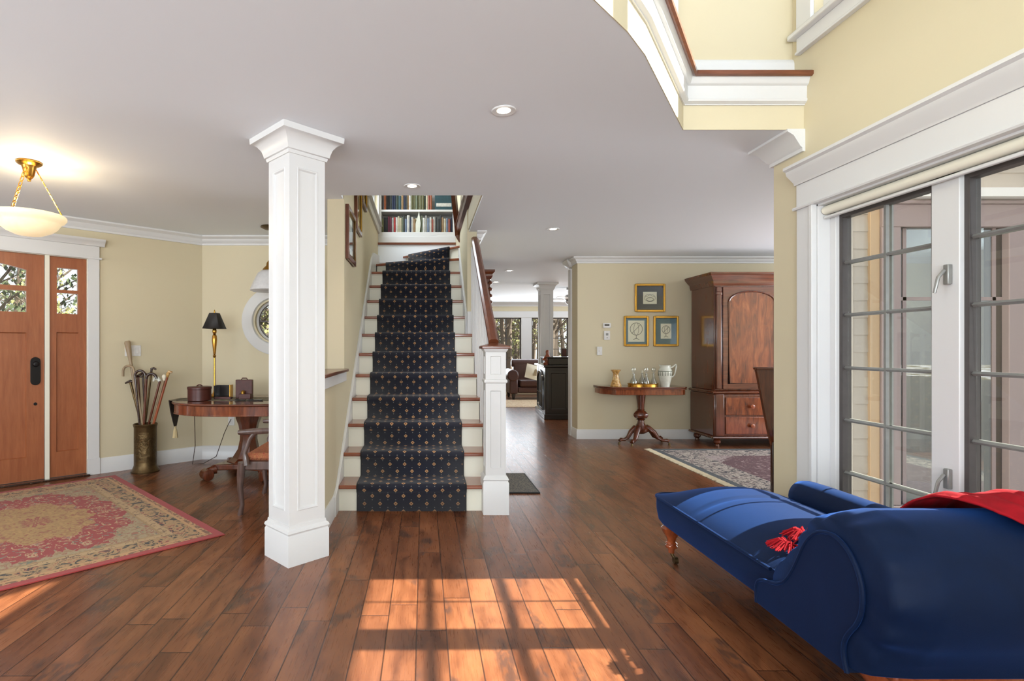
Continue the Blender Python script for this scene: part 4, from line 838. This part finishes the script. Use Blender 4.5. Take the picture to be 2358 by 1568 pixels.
# console
ct=thing('console_table','mahogany pedestal card table with carved feet below the pictures','table',(2.81,7.03,0)); CZ=.735
hw_=.535
out=[(-hw_,.27),(-hw_,.05),(-hw_+.13,-.20),(-.05,-.205),(0,-.215),(.05,-.205),(hw_-.06,-.20),(hw_,-.13),(hw_,.27)]
ins=lambda k:[(x*(1-k/hw_),y*(1-k/.3)) for x,y in out]
MB().prism(out,'xy',CZ-.014,CZ).prism(out,'xy',CZ-.032,CZ-.018).prism(ins(.01),'xy',CZ-.02,CZ-.012).build('table_top','mahogx',ct,bevel=.004); MB().prism(ins(.02),'xy',CZ-.10,CZ-.03).build('apron','flame',ct,bevel=.003)
MB().lathe([(.06,.64),(.055,.58),(.045,.5),(.042,.44),(.05,.435),(.045,.425),(.06,.41),(.085,.38),(.09,.36),(.075,.33),(.04,.315),(.055,.305),(.04,.295),(.045,.26),(.07,.22),(.10,.19),(.09,.15),(.04,.12),(0,.12)][::-1],(0,0,0),24,f=lambda a,z:1+(.08*math.cos(8*a) if .3<z<.42 else 0)).build('pedestal','mahog',ct)
for j,a in enumerate((R(200),R(235),R(-35),R(20))):
    rr=[(.03,.19),(.10,.20),(.17,.15),(.22,.08),(.28,.055),(.33,.06),(.36,.045)]; ln=1.0 if j in(1,2) else .92
    pts=[(q_*ln*math.cos(a),q_*ln*math.sin(a)*.8,z) for q_,z in rr]; lg=MB().tube(pts,[.04,.045,.036,.028,.024,.028,.022],12,flat=.8).build('leg','mahog',ct)
    e_=pts[-1]; MB().lathe([(0,0),(.014,0),(.014,.02),(.008,.03),(0,.03)],(e_[0],e_[1],0),10).build('caster','oldbrass',lg)
zt=CZ
def tx(px,Y=6.97): return at(px,0,Y).x
t=thing('brown_vase','mottled brown glazed vase with a flared lip on the card table','vase',(tx(1418),6.97,zt))
MB().lathe([(0,0),(.068,0),(.072,.01),(.06,.04),(.045,.09),(.036,.14),(.034,.165),(.05,.195),(.062,.215),(.056,.212),(.03,.17),(0,.16)],(0,0,0),28,f=lambda a,z:1+(.08*math.cos(5*a) if z>.18 else 0)).build('body','glaze',t)
ty=thing('gallery_tray','round brass gallery tray under the decanters','tray',(tx(1482,6.98),7.0,zt))
MB().lathe([(0,0),(.19,0),(.19,.006),(0,.006)],(0,0,0),40,sy=.65).build('base','brass',ty); MB().tube([(.19*math.cos(a),.19*.65*math.sin(a),.035) for a in [2*PI*i/40 for i in range(40)]],.006,6,closed=True).lathe([(.186,.004),(.186,.035),(.19,.035),(.19,.004)],(0,0,0),40,sy=.65).build('gallery','brass',ty)
for (px,dy,h,lab,r) in ((1459,-.03,.135,'leftmost glass decanter on the brass tray',.045),(1479,.04,.13,'rearmost glass decanter on the brass tray, without a round stopper',.045),(1488,-.05,.12,'front middle glass decanter on the brass tray',.042),(1505,-.01,.13,'rightmost glass decanter beside the pitcher',.05)):
    t=thing('decanter',lab,'decanter',(tx(px,7.0+dy),7.0+dy,zt+.0065),0,'glass decanters on the tray')
    k=1.35; prof=[(0,0),(r*.9,0),(r,.008),(r*.95,.06),(r*.7,.09),(.016,.115),(.012,.15),(.02,.155),(.018,.16)]
    if 'right' in lab: prof=[(0,0),(r,0),(r*1.02,.01),(r*.6,.07),(.014,.12),(.012,.15),(.02,.155),(.018,.16)]
    MB().lathe(prof,(0,0,0),20).build('body','decanter',t,solid=.003)
    if 'without' in lab: MB().lathe([(0,.16),(.012,.16),(.012,.20),(0,.2)],(0,0,0),12).build('stopper','decanter',t)
    else: MB().lathe([(0,.158),(.01,.16),(.01,.175),(.026,.19),(.03,.21),(.026,.23),(0,.24)],(0,0,0),16,sy=.6).build('stopper','decanter',t)
t=thing('white_pitcher','tall white porcelain pitcher with green decoration at the right end of the card table','pitcher',(tx(1531),6.96,zt))
MB().lathe([(0,0),(.055,0),(.055,.012),(.062,.05),(.078,.12),(.084,.18),(.084,.20),(.082,.205),(.068,.235),(.062,.26),(.066,.275),(.05,.27),(.05,.2),(0,.1)],(0,0,0),32).build('body','porc',t)
MB().tube([(.05,0,.25),(.085,0,.245),(.115,0,.27),(.135,0,.285),(.142,0,.27),(.136,0,.22),(.12,0,.15),(.085,0,.12)],[.012,.01,.009,.009,.009,.009,.009,.01],10).build('handle','porc',t)
MB().add([(-.04,-.03,.26),(-.04,.03,.26),(-.085,0,.285),(-.05,0,.22)],[(0,1,2),(0,2,3),(1,3,2),(0,3,1)]).build('spout','porc',t)
gb=MB().lathe([(.0846,.196),(.0852,.2),(.0846,.204)],(0,0,0),32)
for i in range(16):
    a=2*PI*i/16; gb.tube([(.083*math.cos(a),.083*math.sin(a),.19),(.0815*math.cos(a),.0815*math.sin(a),.14)],.003,4)
gb.build('green_band','leaf',t)
# framed prints
def gframe(px0,px1,py0,py1,mat,label,motif,ins=.45):
    a=at(px0,py1,YD); b=at(px1,py0,YD); w_=b.x-a.x; h_=b.z-a.z
    t=thing('framed_print',label,'picture',((a.x+b.x)/2,YD,a.z),0,'gilt framed prints over the card table'); hw=w_/2; f=.028
    mb=MB()
    for q in ((-hw,0,-hw+f,h_),(hw-f,0,hw,h_),(-hw+f,0,hw-f,f),(-hw+f,h_-f,hw-f,h_)): mb.box(q[0],-.022,q[1],q[2],0,q[3])
    mb.build('frame','gold',t,bevel=.005); MB().box(-hw+f,-.008,f,hw-f,-.002,h_-f).build('mat_board',mat,t)
    pw=hw*ins; ph=h_/2*(ins+.02 if motif!='map' else .42)*1.05
    if motif=='tree': ph=h_*.25
    pr=MB().box(-pw,-.0095,h_/2-ph,pw,-.008,h_/2+ph).build('print','paper',t)
    mb=MB(); zc=h_/2
    if motif=='map':
        mb.tube([(pw*.8*math.cos(a),-.010,zc+ph*.6*math.sin(a)) for a in [2*PI*i/20 for i in range(20)]],.002,4,closed=True).tube([(pw*.5*math.cos(a),-.010,zc-.02+ph*.3*math.sin(a)) for a in [2*PI*i/16 for i in range(16)]],.003,4,closed=True).tube([(-pw*.7,-.01,zc+.01),(0,-.01,zc+ph*.5),(pw*.7,-.01,zc+.01)],.002,4)
    else:
        r=pw*.75; zc2=zc+ph*.2
        mb.tube([(r*math.cos(a),-.010,zc2+r*math.sin(a)) for a in [2*PI*i/20 for i in range(20)]],.0028,4,closed=True).tube([(r*.4*math.cos(a),-.010,zc2+r*math.sin(a)) for a in [2*PI*i/20 for i in range(20)]],.002,4,closed=True).tube([(-r*.7,-.01,zc2-r*.7),(r*.7,-.01,zc2+r*.7)],.0025,4).tube([(0,-.01,zc2-r),(0,-.01,zc-ph*.7)],.003,4).tube([(-r*.5,-.01,zc-ph*.8),(0,-.01,zc-ph*.65),(r*.5,-.01,zc-ph*.8)],.003,4)
    mb.build('engraving','ink',pr); MB().box(-hw+f,-.0145,f,hw-f,-.0135,h_-f).build('glass','glass',t)
gframe(1461,1531,654,718,'navymat','gilt framed print with a black mat, topmost of three','map')
gframe(1436,1493,728,797,'bluemat','gilt framed globe print with a blue grey mat, lower left','globe',.66)
gframe(1504,1562,728,797,'tealmat','gilt framed small globe print with a dark teal mat, lower right','tree',.42)
def wplate(px0,px1,py0,py1,name,label,cat,scr=None):
    a=at(px0,py1,YD); b=at(px1,py0,YD); t=thing(name,label,cat,((a.x+b.x)/2,YD,(a.z+b.z)/2)); w_=(b.x-a.x)/2; h_=(b.z-a.z)/2
    MB().box(-w_,-.018,-h_,w_,0,h_).build('body','plate',t,bevel=.004)
    if scr=='dark': MB().box(-w_*.65,-.02,-h_*.1,w_*.6,-.018,h_*.5).build('display','ink',t,bevel=.001)
    elif scr=='small': MB().box(-w_*.4,-.02,0,w_*.4,-.018,h_*.5).build('display','muntin',t); MB().box(-w_*.15,-.022,-h_*.6,w_*.15,-.018,-h_*.4).build('button','muntin',t)
    else: MB().box(-w_*.2,-.026,-h_*.2,w_*.2,-.018,h_*.2).build('toggle','plate',t)
wplate(1388,1406,744,755,'thermostat','white thermostat with a dark display, highest on the dining wall','thermostat','dark')
wplate(1390,1404,762,783,'control_panel','small white control panel just below the thermostat','control','small')
wplate(1374,1386,798,818,'light_switch','white toggle light switch, lowest of the wall controls','switch')
# dining chair, mostly behind the wall end
dc=thing('dining_chair','dark wood dining chair half hidden by the wall end','chair',(3.04,4.6,0),0)
MB().prism([(-.23,1.04),(.23,1.04),(.235,1.065),(-.24,1.065)],'xz',-.02,.03).build('top_rail','mahogx',dc,bevel=.006)
MB().prism([(-.225,1.045),(-.20,1.045),(-.10,.55),(-.06,.36),(-.085,.36),(-.13,.55)],'xz',-.01,.02).prism([(.225,1.045),(.20,1.045),(.10,.55),(.06,.36),(.085,.36),(.13,.55)],'xz',-.01,.02).prism([(-.2,1.04),(.2,1.04),(.06,.40),(-.06,.40)],'xz',0,.01).build('backrest','mahog',dc)
MB().prism([(-.06,0),(-.20,-.40),(.20,-.40),(.06,0)],'xy',.42,.47).build('seat','velvet',dc,bevel=.015)
for x,y in ((-.08,.0),(.18,.0),(-.19,-.37),(.19,-.37)): MB().box(x-.015,y-.015,0,x+.015,y+.015,.43).build('leg','darkwood',dc,bevel=.004)
# carved armoire behind the handrail
t=thing('carved_armoire','dark carved tall cupboard partly behind the stair handrail','cupboard',(.875,7.9,0))
MB().box(-.22,-.25,0,.06,.25,2.22).build('case','mahog',t,bevel=.008); MB().sweep([(-.22,.25),(-.22,-.25),(.06,-.25),(.06,.25)],[(-.1,2.2),(.01,2.2),(.03,2.24),(.03,2.27),(.06,2.30),(.06,2.33),(-.1,2.33)],side=-1).build('cornice','mahogx',t)
mb=MB(); 
for i in range(8): mb.lathe([(0,0),(.03,.01),(.035,.03),(.02,.05),(0,.06)],(.06,-.25,2.12-i*.09),12)
mb.build('carving','mahog',t)
# ================================================================ LIVING ROOM
cab=thing('dark_cabinet','near black cabinet with arched opening at the end of the passage','cabinet',(2.09,9.36,0))
pts=[(0,0),(.85,0),(.85,1.3),(.13,1.3)]
MB().prism(pts,'xy',.06,.90).build('case','black',cab,bevel=.01); MB().prism([(-.02,-.03),(.88,-.03),(.88,1.33),(.10,1.33)],'xy',0,.09).build('plinth','black',cab,bevel=.008); MB().prism([(-.03,-.04),(.89,-.04),(.89,1.35),(.09,1.35)],'xy',.90,.935).build('worktop','black',cab,bevel=.008)
MB().panel((.05,-.002,.13),(1,0,0),(0,0,1),.36,.72,[(0,0,0),(.0,.0,.012),(.05,.05,.012),(.06,.06,.002)],(0,-1,0)).panel((.46,-.002,.13),(1,0,0),(0,0,1),.36,.72,[(0,0,0),(.0,.0,.012),(.05,.05,.012),(.06,.06,.002)],(0,-1,0)).build('door_panel','black',cab,recalc=False)
MB().box(.12,.25,.935,.85,.9,1.05).box(.10,.22,1.05,.88,.93,1.075).build('raised_shelf','black',cab,bevel=.006)
dn=Vector((.13,1.3)).normalized(); 
def onl(s_,o_,z): return (dn.x*s_-dn.y*o_,dn.y*s_+dn.x*o_,z)
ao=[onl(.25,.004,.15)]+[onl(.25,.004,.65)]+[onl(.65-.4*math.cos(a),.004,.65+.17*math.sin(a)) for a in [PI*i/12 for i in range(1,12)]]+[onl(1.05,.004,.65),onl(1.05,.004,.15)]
mb=MB(); n=len(ao); mb.add(ao,[tuple(range(n))]); mb.build('niche',plain('niche_shadow_wood',(16,13,12),.6),cab,recalc=False)  # flat dark sheet, its colour stands for the shade inside the arched opening
MB().tube([Vector(p)+Vector((-.004,0,0)) for p in ao],.022,8,closed=True).build('arch_moulding','black',cab)
MB().add([onl(.25,.0,.42),onl(1.05,.0,.42),onl(1.05,.03,.42),onl(.25,.03,.42),onl(.25,.0,.44),onl(1.05,.0,.44),onl(1.05,.03,.44),onl(.25,.03,.44)],[(0,1,2,3),(4,5,6,7),(0,1,5,4),(2,3,7,6),(0,3,7,4),(1,2,6,5)]).build('shelf','black',cab)
g_=thing('carved_figure','small red and brown carved seated figure on the dark cabinet','figurine',(2.22,9.75,.935))
MB().lathe([(0,0),(.07,0),(.075,.03),(.05,.05),(.06,.09),(.05,.15),(.03,.18),(.028,.2),(.033,.23),(.02,.26),(0,.265)],(0,0,0),14,sy=.8).build('body','redstick',g_); MB().tube([(-.05,-.03,.13),(-.09,-.05,.09),(-.04,-.09,.08)],[.02,.018,.015],8).tube([(.05,-.03,.13),(.08,-.05,.09),(.04,-.09,.08)],[.02,.018,.015],8).build('arm','redstick',g_); MB().box(-.12,-.07,0,-.09,.06,.03).build('book','porc',g_)
t=tag(MB().lathe([(0,0),(.04,0),(.05,.01),(.10,.07),(.105,.08),(.095,.075),(.04,.02),(0,.015)],(0,0,0),24).build('white_bowl','porc'),'white bowl at the right of the dark cabinet top','bowl'); t.location=(2.74,9.48,.9355)
for (x,w_,h_,lab) in ((2.52,.10,.15,'taller dark photo frame on the raised cabinet shelf'),(2.64,.08,.12,'smaller dark photo frame at the right of the raised shelf')):
    t=thing('photo_frame',lab,'photo frame',(x,9.75,1.0755)); MB().box(-w_/2,-.008,0,w_/2,.008,h_).build('frame','black',t,bevel=.003); MB().box(-w_/2+.015,-.0095,.015,w_/2-.015,-.008,h_-.015).build('photo','leather',t)
so=thing('leather_sofa','brown leather rolled arm sofa under the living room windows','sofa',(2.75,13.4,0))
MB().box(-.5,-.42,.16,1.3,.40,.30).build('base','sofa',so,bevel=.03); MB().box(-.46,-.44,.30,.40,.25,.47).build('seat_cushion','sofa',so,bevel=.05); MB().box(.41,-.44,.30,1.28,.25,.47).build('seat_cushion','sofa',so,bevel=.05)
MB().box(-.5,.2,.3,1.3,.42,.86).tube([(-.55,.3,.86),(1.35,.3,.86)],.10,14).build('backrest','sofa',so,bevel=.04)
for x in (-.6,1.4): MB().box(x-.10,-.44,.14,x+.10,.40,.55).tube([(x-.02,-.47,.58),(x-.02,.42,.58)],.14,18).build('arm','sofa',so,bevel=.03)
for x,y in ((-.6,-.38),(1.4,-.38),(-.6,.36),(1.4,.36)): MB().lathe([(0,0),(.025,0),(.045,.1),(.05,.15),(0,.15)],(x,y,0),12).build('leg','black',so)
pi_=MB().grid(lambda u,v:(.36*(u-.5),(-.07*math.sin(PI*u)*math.sin(PI*v)),.36*(v-.5)),10,10).grid(lambda u,v:(.36*(u-.5),(.07*math.sin(PI*u)*math.sin(PI*v)),.36*(v-.5)),10,10).build('sofa_pillow','paper'); pi_.location=(2.62,13.02,.66); pi_.rotation_euler=(R(-20),R(15),0); tag(pi_,'cream pillow with a sketched building leaning in the sofa','pillow')
MB().prism([(.0,-.1),(.08,-.1),(.07,.03),(.04,.08),(.01,.03)],'xz',-.073,-.066).build('printed_building',plain('sketch_brown',(150,130,96),.8),pi_)
M['rug4']=m_rug(1.6,.8,'living'); r=MB().box(-1.6,-.8,0,1.6,.8,.01).build('living_rug','rug4'); r.location=(2.9,12.1,.001); tag(r,'cream and tan rug in front of the leather sofa','rug')
cf=thing('ceiling_fan','nickel ceiling fan partly behind the white casing','fan',(2.95,11.0,H))
NK=plain('nickel',(190,188,186),.2,1)
MB().lathe([(0,0),(.06,0),(.06,-.05),(.015,-.06),(.015,-.14),(.07,-.15),(.10,-.18),(.10,-.24),(.06,-.27),(0,-.28)],(0,0,0),24).build('motor',NK,cf); MB().lathe([(.07,-.27),(.08,-.3),(.05,-.34),(0,-.35)],(0,0,0),20).build('light_bowl','shadeglass',cf)
for i in range(5):
    a=2*PI*i/5+.3; b=MB().box(.12,-.06,-.24,.62,.06,-.232).build('blade','plate',cf,bevel=.003); b.rotation_euler=(R(8),0,a)
# ================================================================ CHAISE
ch=thing('chaise_longue','navy blue velvet chaise longue with scrolled head below the window','chaise longue',(1.67,2.4,0))
OX,OY=1.67,2.4
def X(mb): mb.v=[(x-OX,y-OY,z) for x,y,z in mb.v]; return mb
x0,x1=1.33,2.03; yh=2.06; yfar=3.17
# seat base: side band
def rr_poly(xa,xb,ya,yb,r,n=6):
    pts=[]
    for (cx,cy,a0) in ((xb-r,yb-r,0),(xa+r,yb-r,PI/2)):
        for i in range(n+1): a=a0+PI/2*i/n; pts.append((cx+r*math.cos(a),cy+r*math.sin(a)))
    return [(xb,ya)]+pts+[(xa,ya)]
def layers(polys):
    mb=MB(); n=len(polys[0][0]); vs=[];fs=[]
    for p,z in polys: vs+=[(a,b,z) for a,b in p]
    for k in range(len(polys)-1):
        for i in range(n): fs.append((k*n+i,k*n+(i+1)%n,k*n+n+(i+1)%n,k*n+n+i))
    fs+=[tuple(range(n))[::-1],tuple((len(polys)-1)*n+i for i in range(n))]; return mb.add(vs,fs)
X(layers([(rr_poly(x0+.025,x1-.025,1.66,yfar-.03,.07),.225),(rr_poly(x0+.008,x1-.008,1.66,yfar-.012,.08),.25),(rr_poly(x0,x1,1.66,yfar,.08),.31),(rr_poly(x0,x1,1.66,yfar,.08),.36),(rr_poly(x0+.004,x1-.004,1.66,yfar-.004,.08),.378)])).build('seat_frame','velvet',ch)
def seat(u,v):
    x=x0+.004+(x1-x0-.008)*u; y=1.7+(yfar-.004-1.7)*v
    eu=min(u,1-u)*2; ev=min(1,(1-v)*4.5); k=(1-(1-min(1,eu*1.0))**2.4)*(1-(1-ev)**2.4)
    # round the far corners
    r=.08; cy=yfar-.004-r
    if y>cy:
        for cx,s_ in((x0+.004+r,-1),(x1-.004-r,1)):
            if (x-cx)*s_>0:
                dd=math.hypot(x-cx,y-cy)
                if dd>r: x=cx+(x-cx)*r/dd; y=cy+(y-cy)*r/dd
    seam=-.007*math.exp(-((y-2.72)/.012)**2)
    return (x,y,.376+.10*k+seam*min(1,eu*4))
X(MB().grid(seat,32,70)).build('seat_cushion','velvet',ch,sharp=80)
pp=rr_poly(x0,x1,yh-.05,yfar,.08,8); X(MB().tube([(x0-.002,2.08,.376)]+[(a,b,.376) for a,b in pp[::-1]][1:-1]+[(x1+.002,2.08,.376)],.0075,8)).build('piping','velvet',ch)
# scroll side panel
side=[(2.11,.235),(2.115,.30),(2.09,.336),(2.0,.352),(1.945,.385),(1.905,.44),(1.873,.50),(1.85,.548),(1.82,.59),(1.785,.618),(1.74,.632),(1.70,.630),(1.66,.61),(1.63,.578),(1.608,.535),(1.60,.49),(1.604,.44),(1.622,.395),(1.65,.36),(1.672,.32),(1.675,.275),(1.66,.228)]
def smooth(pts,it=2):
    for _ in range(it):
        q=[pts[0]]
        for a,b in zip(pts,pts[1:]): q+=[(a[0]*.75+b[0]*.25,a[1]*.75+b[1]*.25),(a[0]*.25+b[0]*.75,a[1]*.25+b[1]*.75)]
        pts=q+[pts[-1]]
    return pts
sd=smooth(side)
X(MB().prism(sd,'yz',x0-.038,x0+.02)).build('scroll_panel','velvet',ch,bevel=.01)
X(MB().tube([(x0-.036,a,b) for a,b in sd],.007,8)).build('panel_piping','velvet',ch)
X(MB().prism(sd,'yz',x1-.02,x1+.03)).build('scroll_panel','velvet',ch,bevel=.01)
# head roll: cross-section swept across the width, gathered at both ends
head=[(2.07,.36),(2.06,.42),(2.01,.455),(1.96,.50),(1.92,.56),(1.885,.62),(1.84,.67),(1.78,.70),(1.70,.715),(1.62,.705),(1.55,.67),(1.50,.61),(1.475,.54),(1.48,.46),(1.51,.39),(1.55,.33),(1.575,.28),(1.58,.245),(1.9,.235),(2.07,.30)]
hs=smooth(head+[head[0]],3)[:-1]; hc=Vector((1.74,.47))
def hroll():
    mb=MB(); NX=56; n=len(hs); vs=[]; fs=[]
    for i in range(NX+1):
        u=i/NX; x=x0-.026+(x1-x0+.05)*u; e_=min(u,1-u)
        k=.84+.16*min(1,(e_/.16))**.5 if e_<.16 else 1.0
        for j,(a,b) in enumerate(hs):
            ang=math.atan2(b-hc.y,a-hc.x); pk=.032*math.sin(ang*13)*math.exp(-e_/.10) if b>.3 else 0
            sag=1+pk*4*.2
            kk=k+pk
            vs.append((x,hc.x+(a-hc.x)*kk,hc.y+(b-hc.y)*(kk if b>.3 else 1)))
    for i in range(NX):
        for j in range(n): fs.append((i*n+j,i*n+(j+1)%n,(i+1)*n+(j+1)%n,(i+1)*n+j))
    fs+=[tuple(range(n)),tuple(NX*n+j for j in range(n))]
    return mb.add(vs,fs)
X(hroll()).build('head_roll','velvet',ch,sharp=70)
# low rolled back on the wall side
bp=[]; 
def backroll():
    mb=MB(); n=20; vs=[];fs=[]; ys=[2.90,2.885,2.85,2.80,2.7,2.5,2.3,2.1,1.95,1.8]; ks=[.15,.55,.85,.97,1,1,1,1,1,1]
    for y,k in zip(ys,ks):
        zc=.45+(.06*max(0,(2.2-y))/.5)
        for j in range(n):
            a=2*PI*j/n; vs.append((1.985+.085*k*math.cos(a),y,zc+.09*k*math.sin(a)))
    for i in range(len(ys)-1):
        for j in range(n): fs.append((i*n+j,i*n+(j+1)%n,(i+1)*n+(j+1)%n,(i+1)*n+j))
    fs+=[tuple(range(n)),tuple((len(ys)-1)*n+j for j in range(n))]
    return mb.add(vs,fs).prism([(2.86,.30),(2.86,.44),(1.8,.46),(1.8,.3)],'yz',1.95,2.05)
X(backroll()).build('side_back','velvet',ch,sharp=60)
LEG=wood('turned_leg_wood',(96,38,18),(160,80,42),2,.2,1,.6)
for (x,y) in ((x0+.08,3.09),(x1-.08,3.09),(x0+.12,1.74),(x1-.08,1.74)):
    lg=X(MB().lathe([(0,.06),(.017,.06),(.02,.085),(.032,.09),(.034,.10),(.026,.108),(.032,.115),(.023,.125),(.03,.15),(.05,.18),(.056,.2),(.042,.215),(.046,.225),(.046,.24),(0,.24)],(x,y,0),22)).build('leg',LEG,ch)
    X(MB().tube([(x,y,.065),(x+.004,y-.004,.045),(x+.016,y-.012,.032)],[.012,.009,.006],8).tube([(x+.006,y-.012,.021),(x+.026,y-.012,.021)],.020,16)).build('caster','oldbrass',lg)
X(MB().box(x0+.06,1.60,.225,x1-.04,1.66,.262)).build('end_rail',LEG,ch,bevel=.01)
# red throw
th=thing('red_throw','bright red fringed throw over the head of the blue chaise','throw blanket',(1.67,2.4,0))
def thr(u,v):
    # v runs over the roll from the camera side to the seat, u across
    j=v*1.0; idx=.0
    P=[(1.53,.665),(1.57,.70),(1.62,.722),(1.70,.733),(1.78,.72),(1.85,.69),(1.90,.635),(1.94,.575),(1.99,.51),(2.05,.485)]
    t=j*(len(P)-1); i=min(int(t),len(P)-2); f=t-i; a=P[i][0]*(1-f)+P[i+1][0]*f; b=P[i][1]*(1-f)+P[i+1][1]*f
    xs0=1.77-.16*v*(1-v)*2-.05*v; x=xs0+(2.06-xs0)*u
    wr=.008*math.sin(x*38+v*5)+.006*math.sin(x*71-v*9)
    return (x,a-wr*.3,b+.012+abs(wr)+.012*math.sin(PI*u))
X(MB().grid(thr,36,40)).build('cloth','red',th,solid=.006,sharp=80)
def tassel(px,py,z,ang):
    Y=(EH-z)*F/(py-HY); c=Vector(((px-CX)/F*Y,Y,z)); mb=MB()
    for i in range(95):
        a=ang+random.gauss(0,.8); l=random.uniform(.05,.085); zz=random.uniform(.0,.02)
        mb.tube([c+Vector((0,0,.012)),c+Vector((math.cos(a)*l*.5,math.sin(a)*l*.5,.014+zz)),c+Vector((math.cos(a)*l,math.sin(a)*l,zz*.3))],[.0028,.0026,.002],5)
    mb.lathe([(0,-.004),(.013,0),(.014,.012),(.008,.022),(0,.024)],tuple(c),10)
    return X(mb)
tassel(1822,1262,.458,R(165)).build('tassel','red',th); tassel(1853,1238,.468,R(150)).build('tassel','red',th)
# ================================================================ OUTSIDE
def m_ground():
    g=G('patchy_snow_ground'); n=g.noise(g.co(),.9,4,.6,.5); return g.pr(g.ramp(n,[(.42,(96,92,74)),(.5,(120,114,92)),(.56,(214,218,224))]),.9)
M['snow']=m_ground()
st(MB().box(2.4,-30,-.45,30,3.1,-.44).build('floor_driveway',plain('asphalt',(74,76,76),.8)),'dark asphalt driveway outside the window')
gr=st(MB().box(-60,-50,-.5,70,70,-.45).build('floor_ground','snow'),'snowy ground outside')
def tree_proto(name,seed,h=9,foli=None):
    random.seed(seed); mb=MB(); lf=MB()
    def br(p,d,l,r,k):
        q=p+d*l*.5+Vector((random.uniform(-.05,.05),random.uniform(-.05,.05),0))*l; e=q+(d+Vector((random.uniform(-.2,.2),random.uniform(-.2,.2),.05))).normalized()*l*.5
        mb.tube([p,q,e],[r,r*.8,r*.55],6 if k==0 else 4)
        if k<3:
            for i in range(7 if k==0 else 4):
                t=random.uniform(.15,1); s=p.lerp(e,t); a=random.uniform(0,2*PI); dd=(d*.6+Vector((math.cos(a),math.sin(a),random.uniform(0,.5)))).normalized()
                br(s,dd,l*random.uniform(.28,.45),r*.35,k+1)
        elif foli and random.random()<.8:
            for _ in range(5):
                c=e+Vector((random.uniform(-.25,.25),random.uniform(-.25,.25),random.uniform(-.2,.2))); s=random.uniform(.04,.09); a=random.uniform(0,PI)
                lf.add([c+Vector((math.cos(a)*s,math.sin(a)*s,0)),c+Vector((0,0,s)),c-Vector((math.cos(a)*s,math.sin(a)*s,0)),c-Vector((0,0,s))],[(0,1,2,3)])
    t=bpy.data.objects.new(name,None); C.objects.link(t)
    br(Vector((0,0,0)),Vector((0,0,1)),h,.16,0)
    mb.build('trunk','bark',t,recalc=False)
    if foli: lf.build('foliage',foli,t,recalc=False)
    return t
pr=[tree_proto('bare_tree',3,10),tree_proto('bare_tree',5,9),tree_proto('leafy_tree',8,6,'leaf'),tree_proto('leafy_tree',11,5,'leaf2')]
used=set(); random.seed(21)
def plant(k,x,y,s,label,group):
    o=pr[k] if k not in used else copy_tree(pr[k]); used.add(k)
    o.location=(x,y,-.47); o.rotation_euler=(0,0,random.uniform(0,6.28)); o.scale=(s,s,s)
    kind='bare grey trunked tree' if k<2 else ('dark green leafy tree' if k==2 else 'pale green leafy tree')
    tag(o,kind+' '+label,'tree',('bare trees ' if k<2 else 'leafy trees ')+group)
for i in range(36):   # beyond the front door
    a=random.uniform(-1,1); dd=random.uniform(7,24); c=Vector((-4.2,5.6))-DNZ*dd+DD*a*dd*.8; plant(i%4 if i%3 else i%2,c.x,c.y,random.uniform(.6,1),'in the snow beyond the front door','beyond the front door')
for i in range(46):   # beyond the living room windows
    dd=random.uniform(7,30); x=2.6+random.uniform(-.42,.42)*(dd+12)*.5; plant(i%4 if i%2 else i%2,x,YW+dd,random.uniform(.6,1.1),'in the woods beyond the living room','beyond the living room')
for i in range(10):   # behind the round window
    plant(2+i%2,-4.2+random.uniform(-1.2,.6),10.5+random.uniform(0,5),random.uniform(.5,.8),'behind the round foyer window','behind the round window')
for i in range(16):   # yard reflected by the outside window
    plant(i%4,4.2+random.uniform(-1.0,7),-7-random.uniform(0,10),random.uniform(.45,.65),'in the side yard, mirrored in the outside glass','in the side yard')
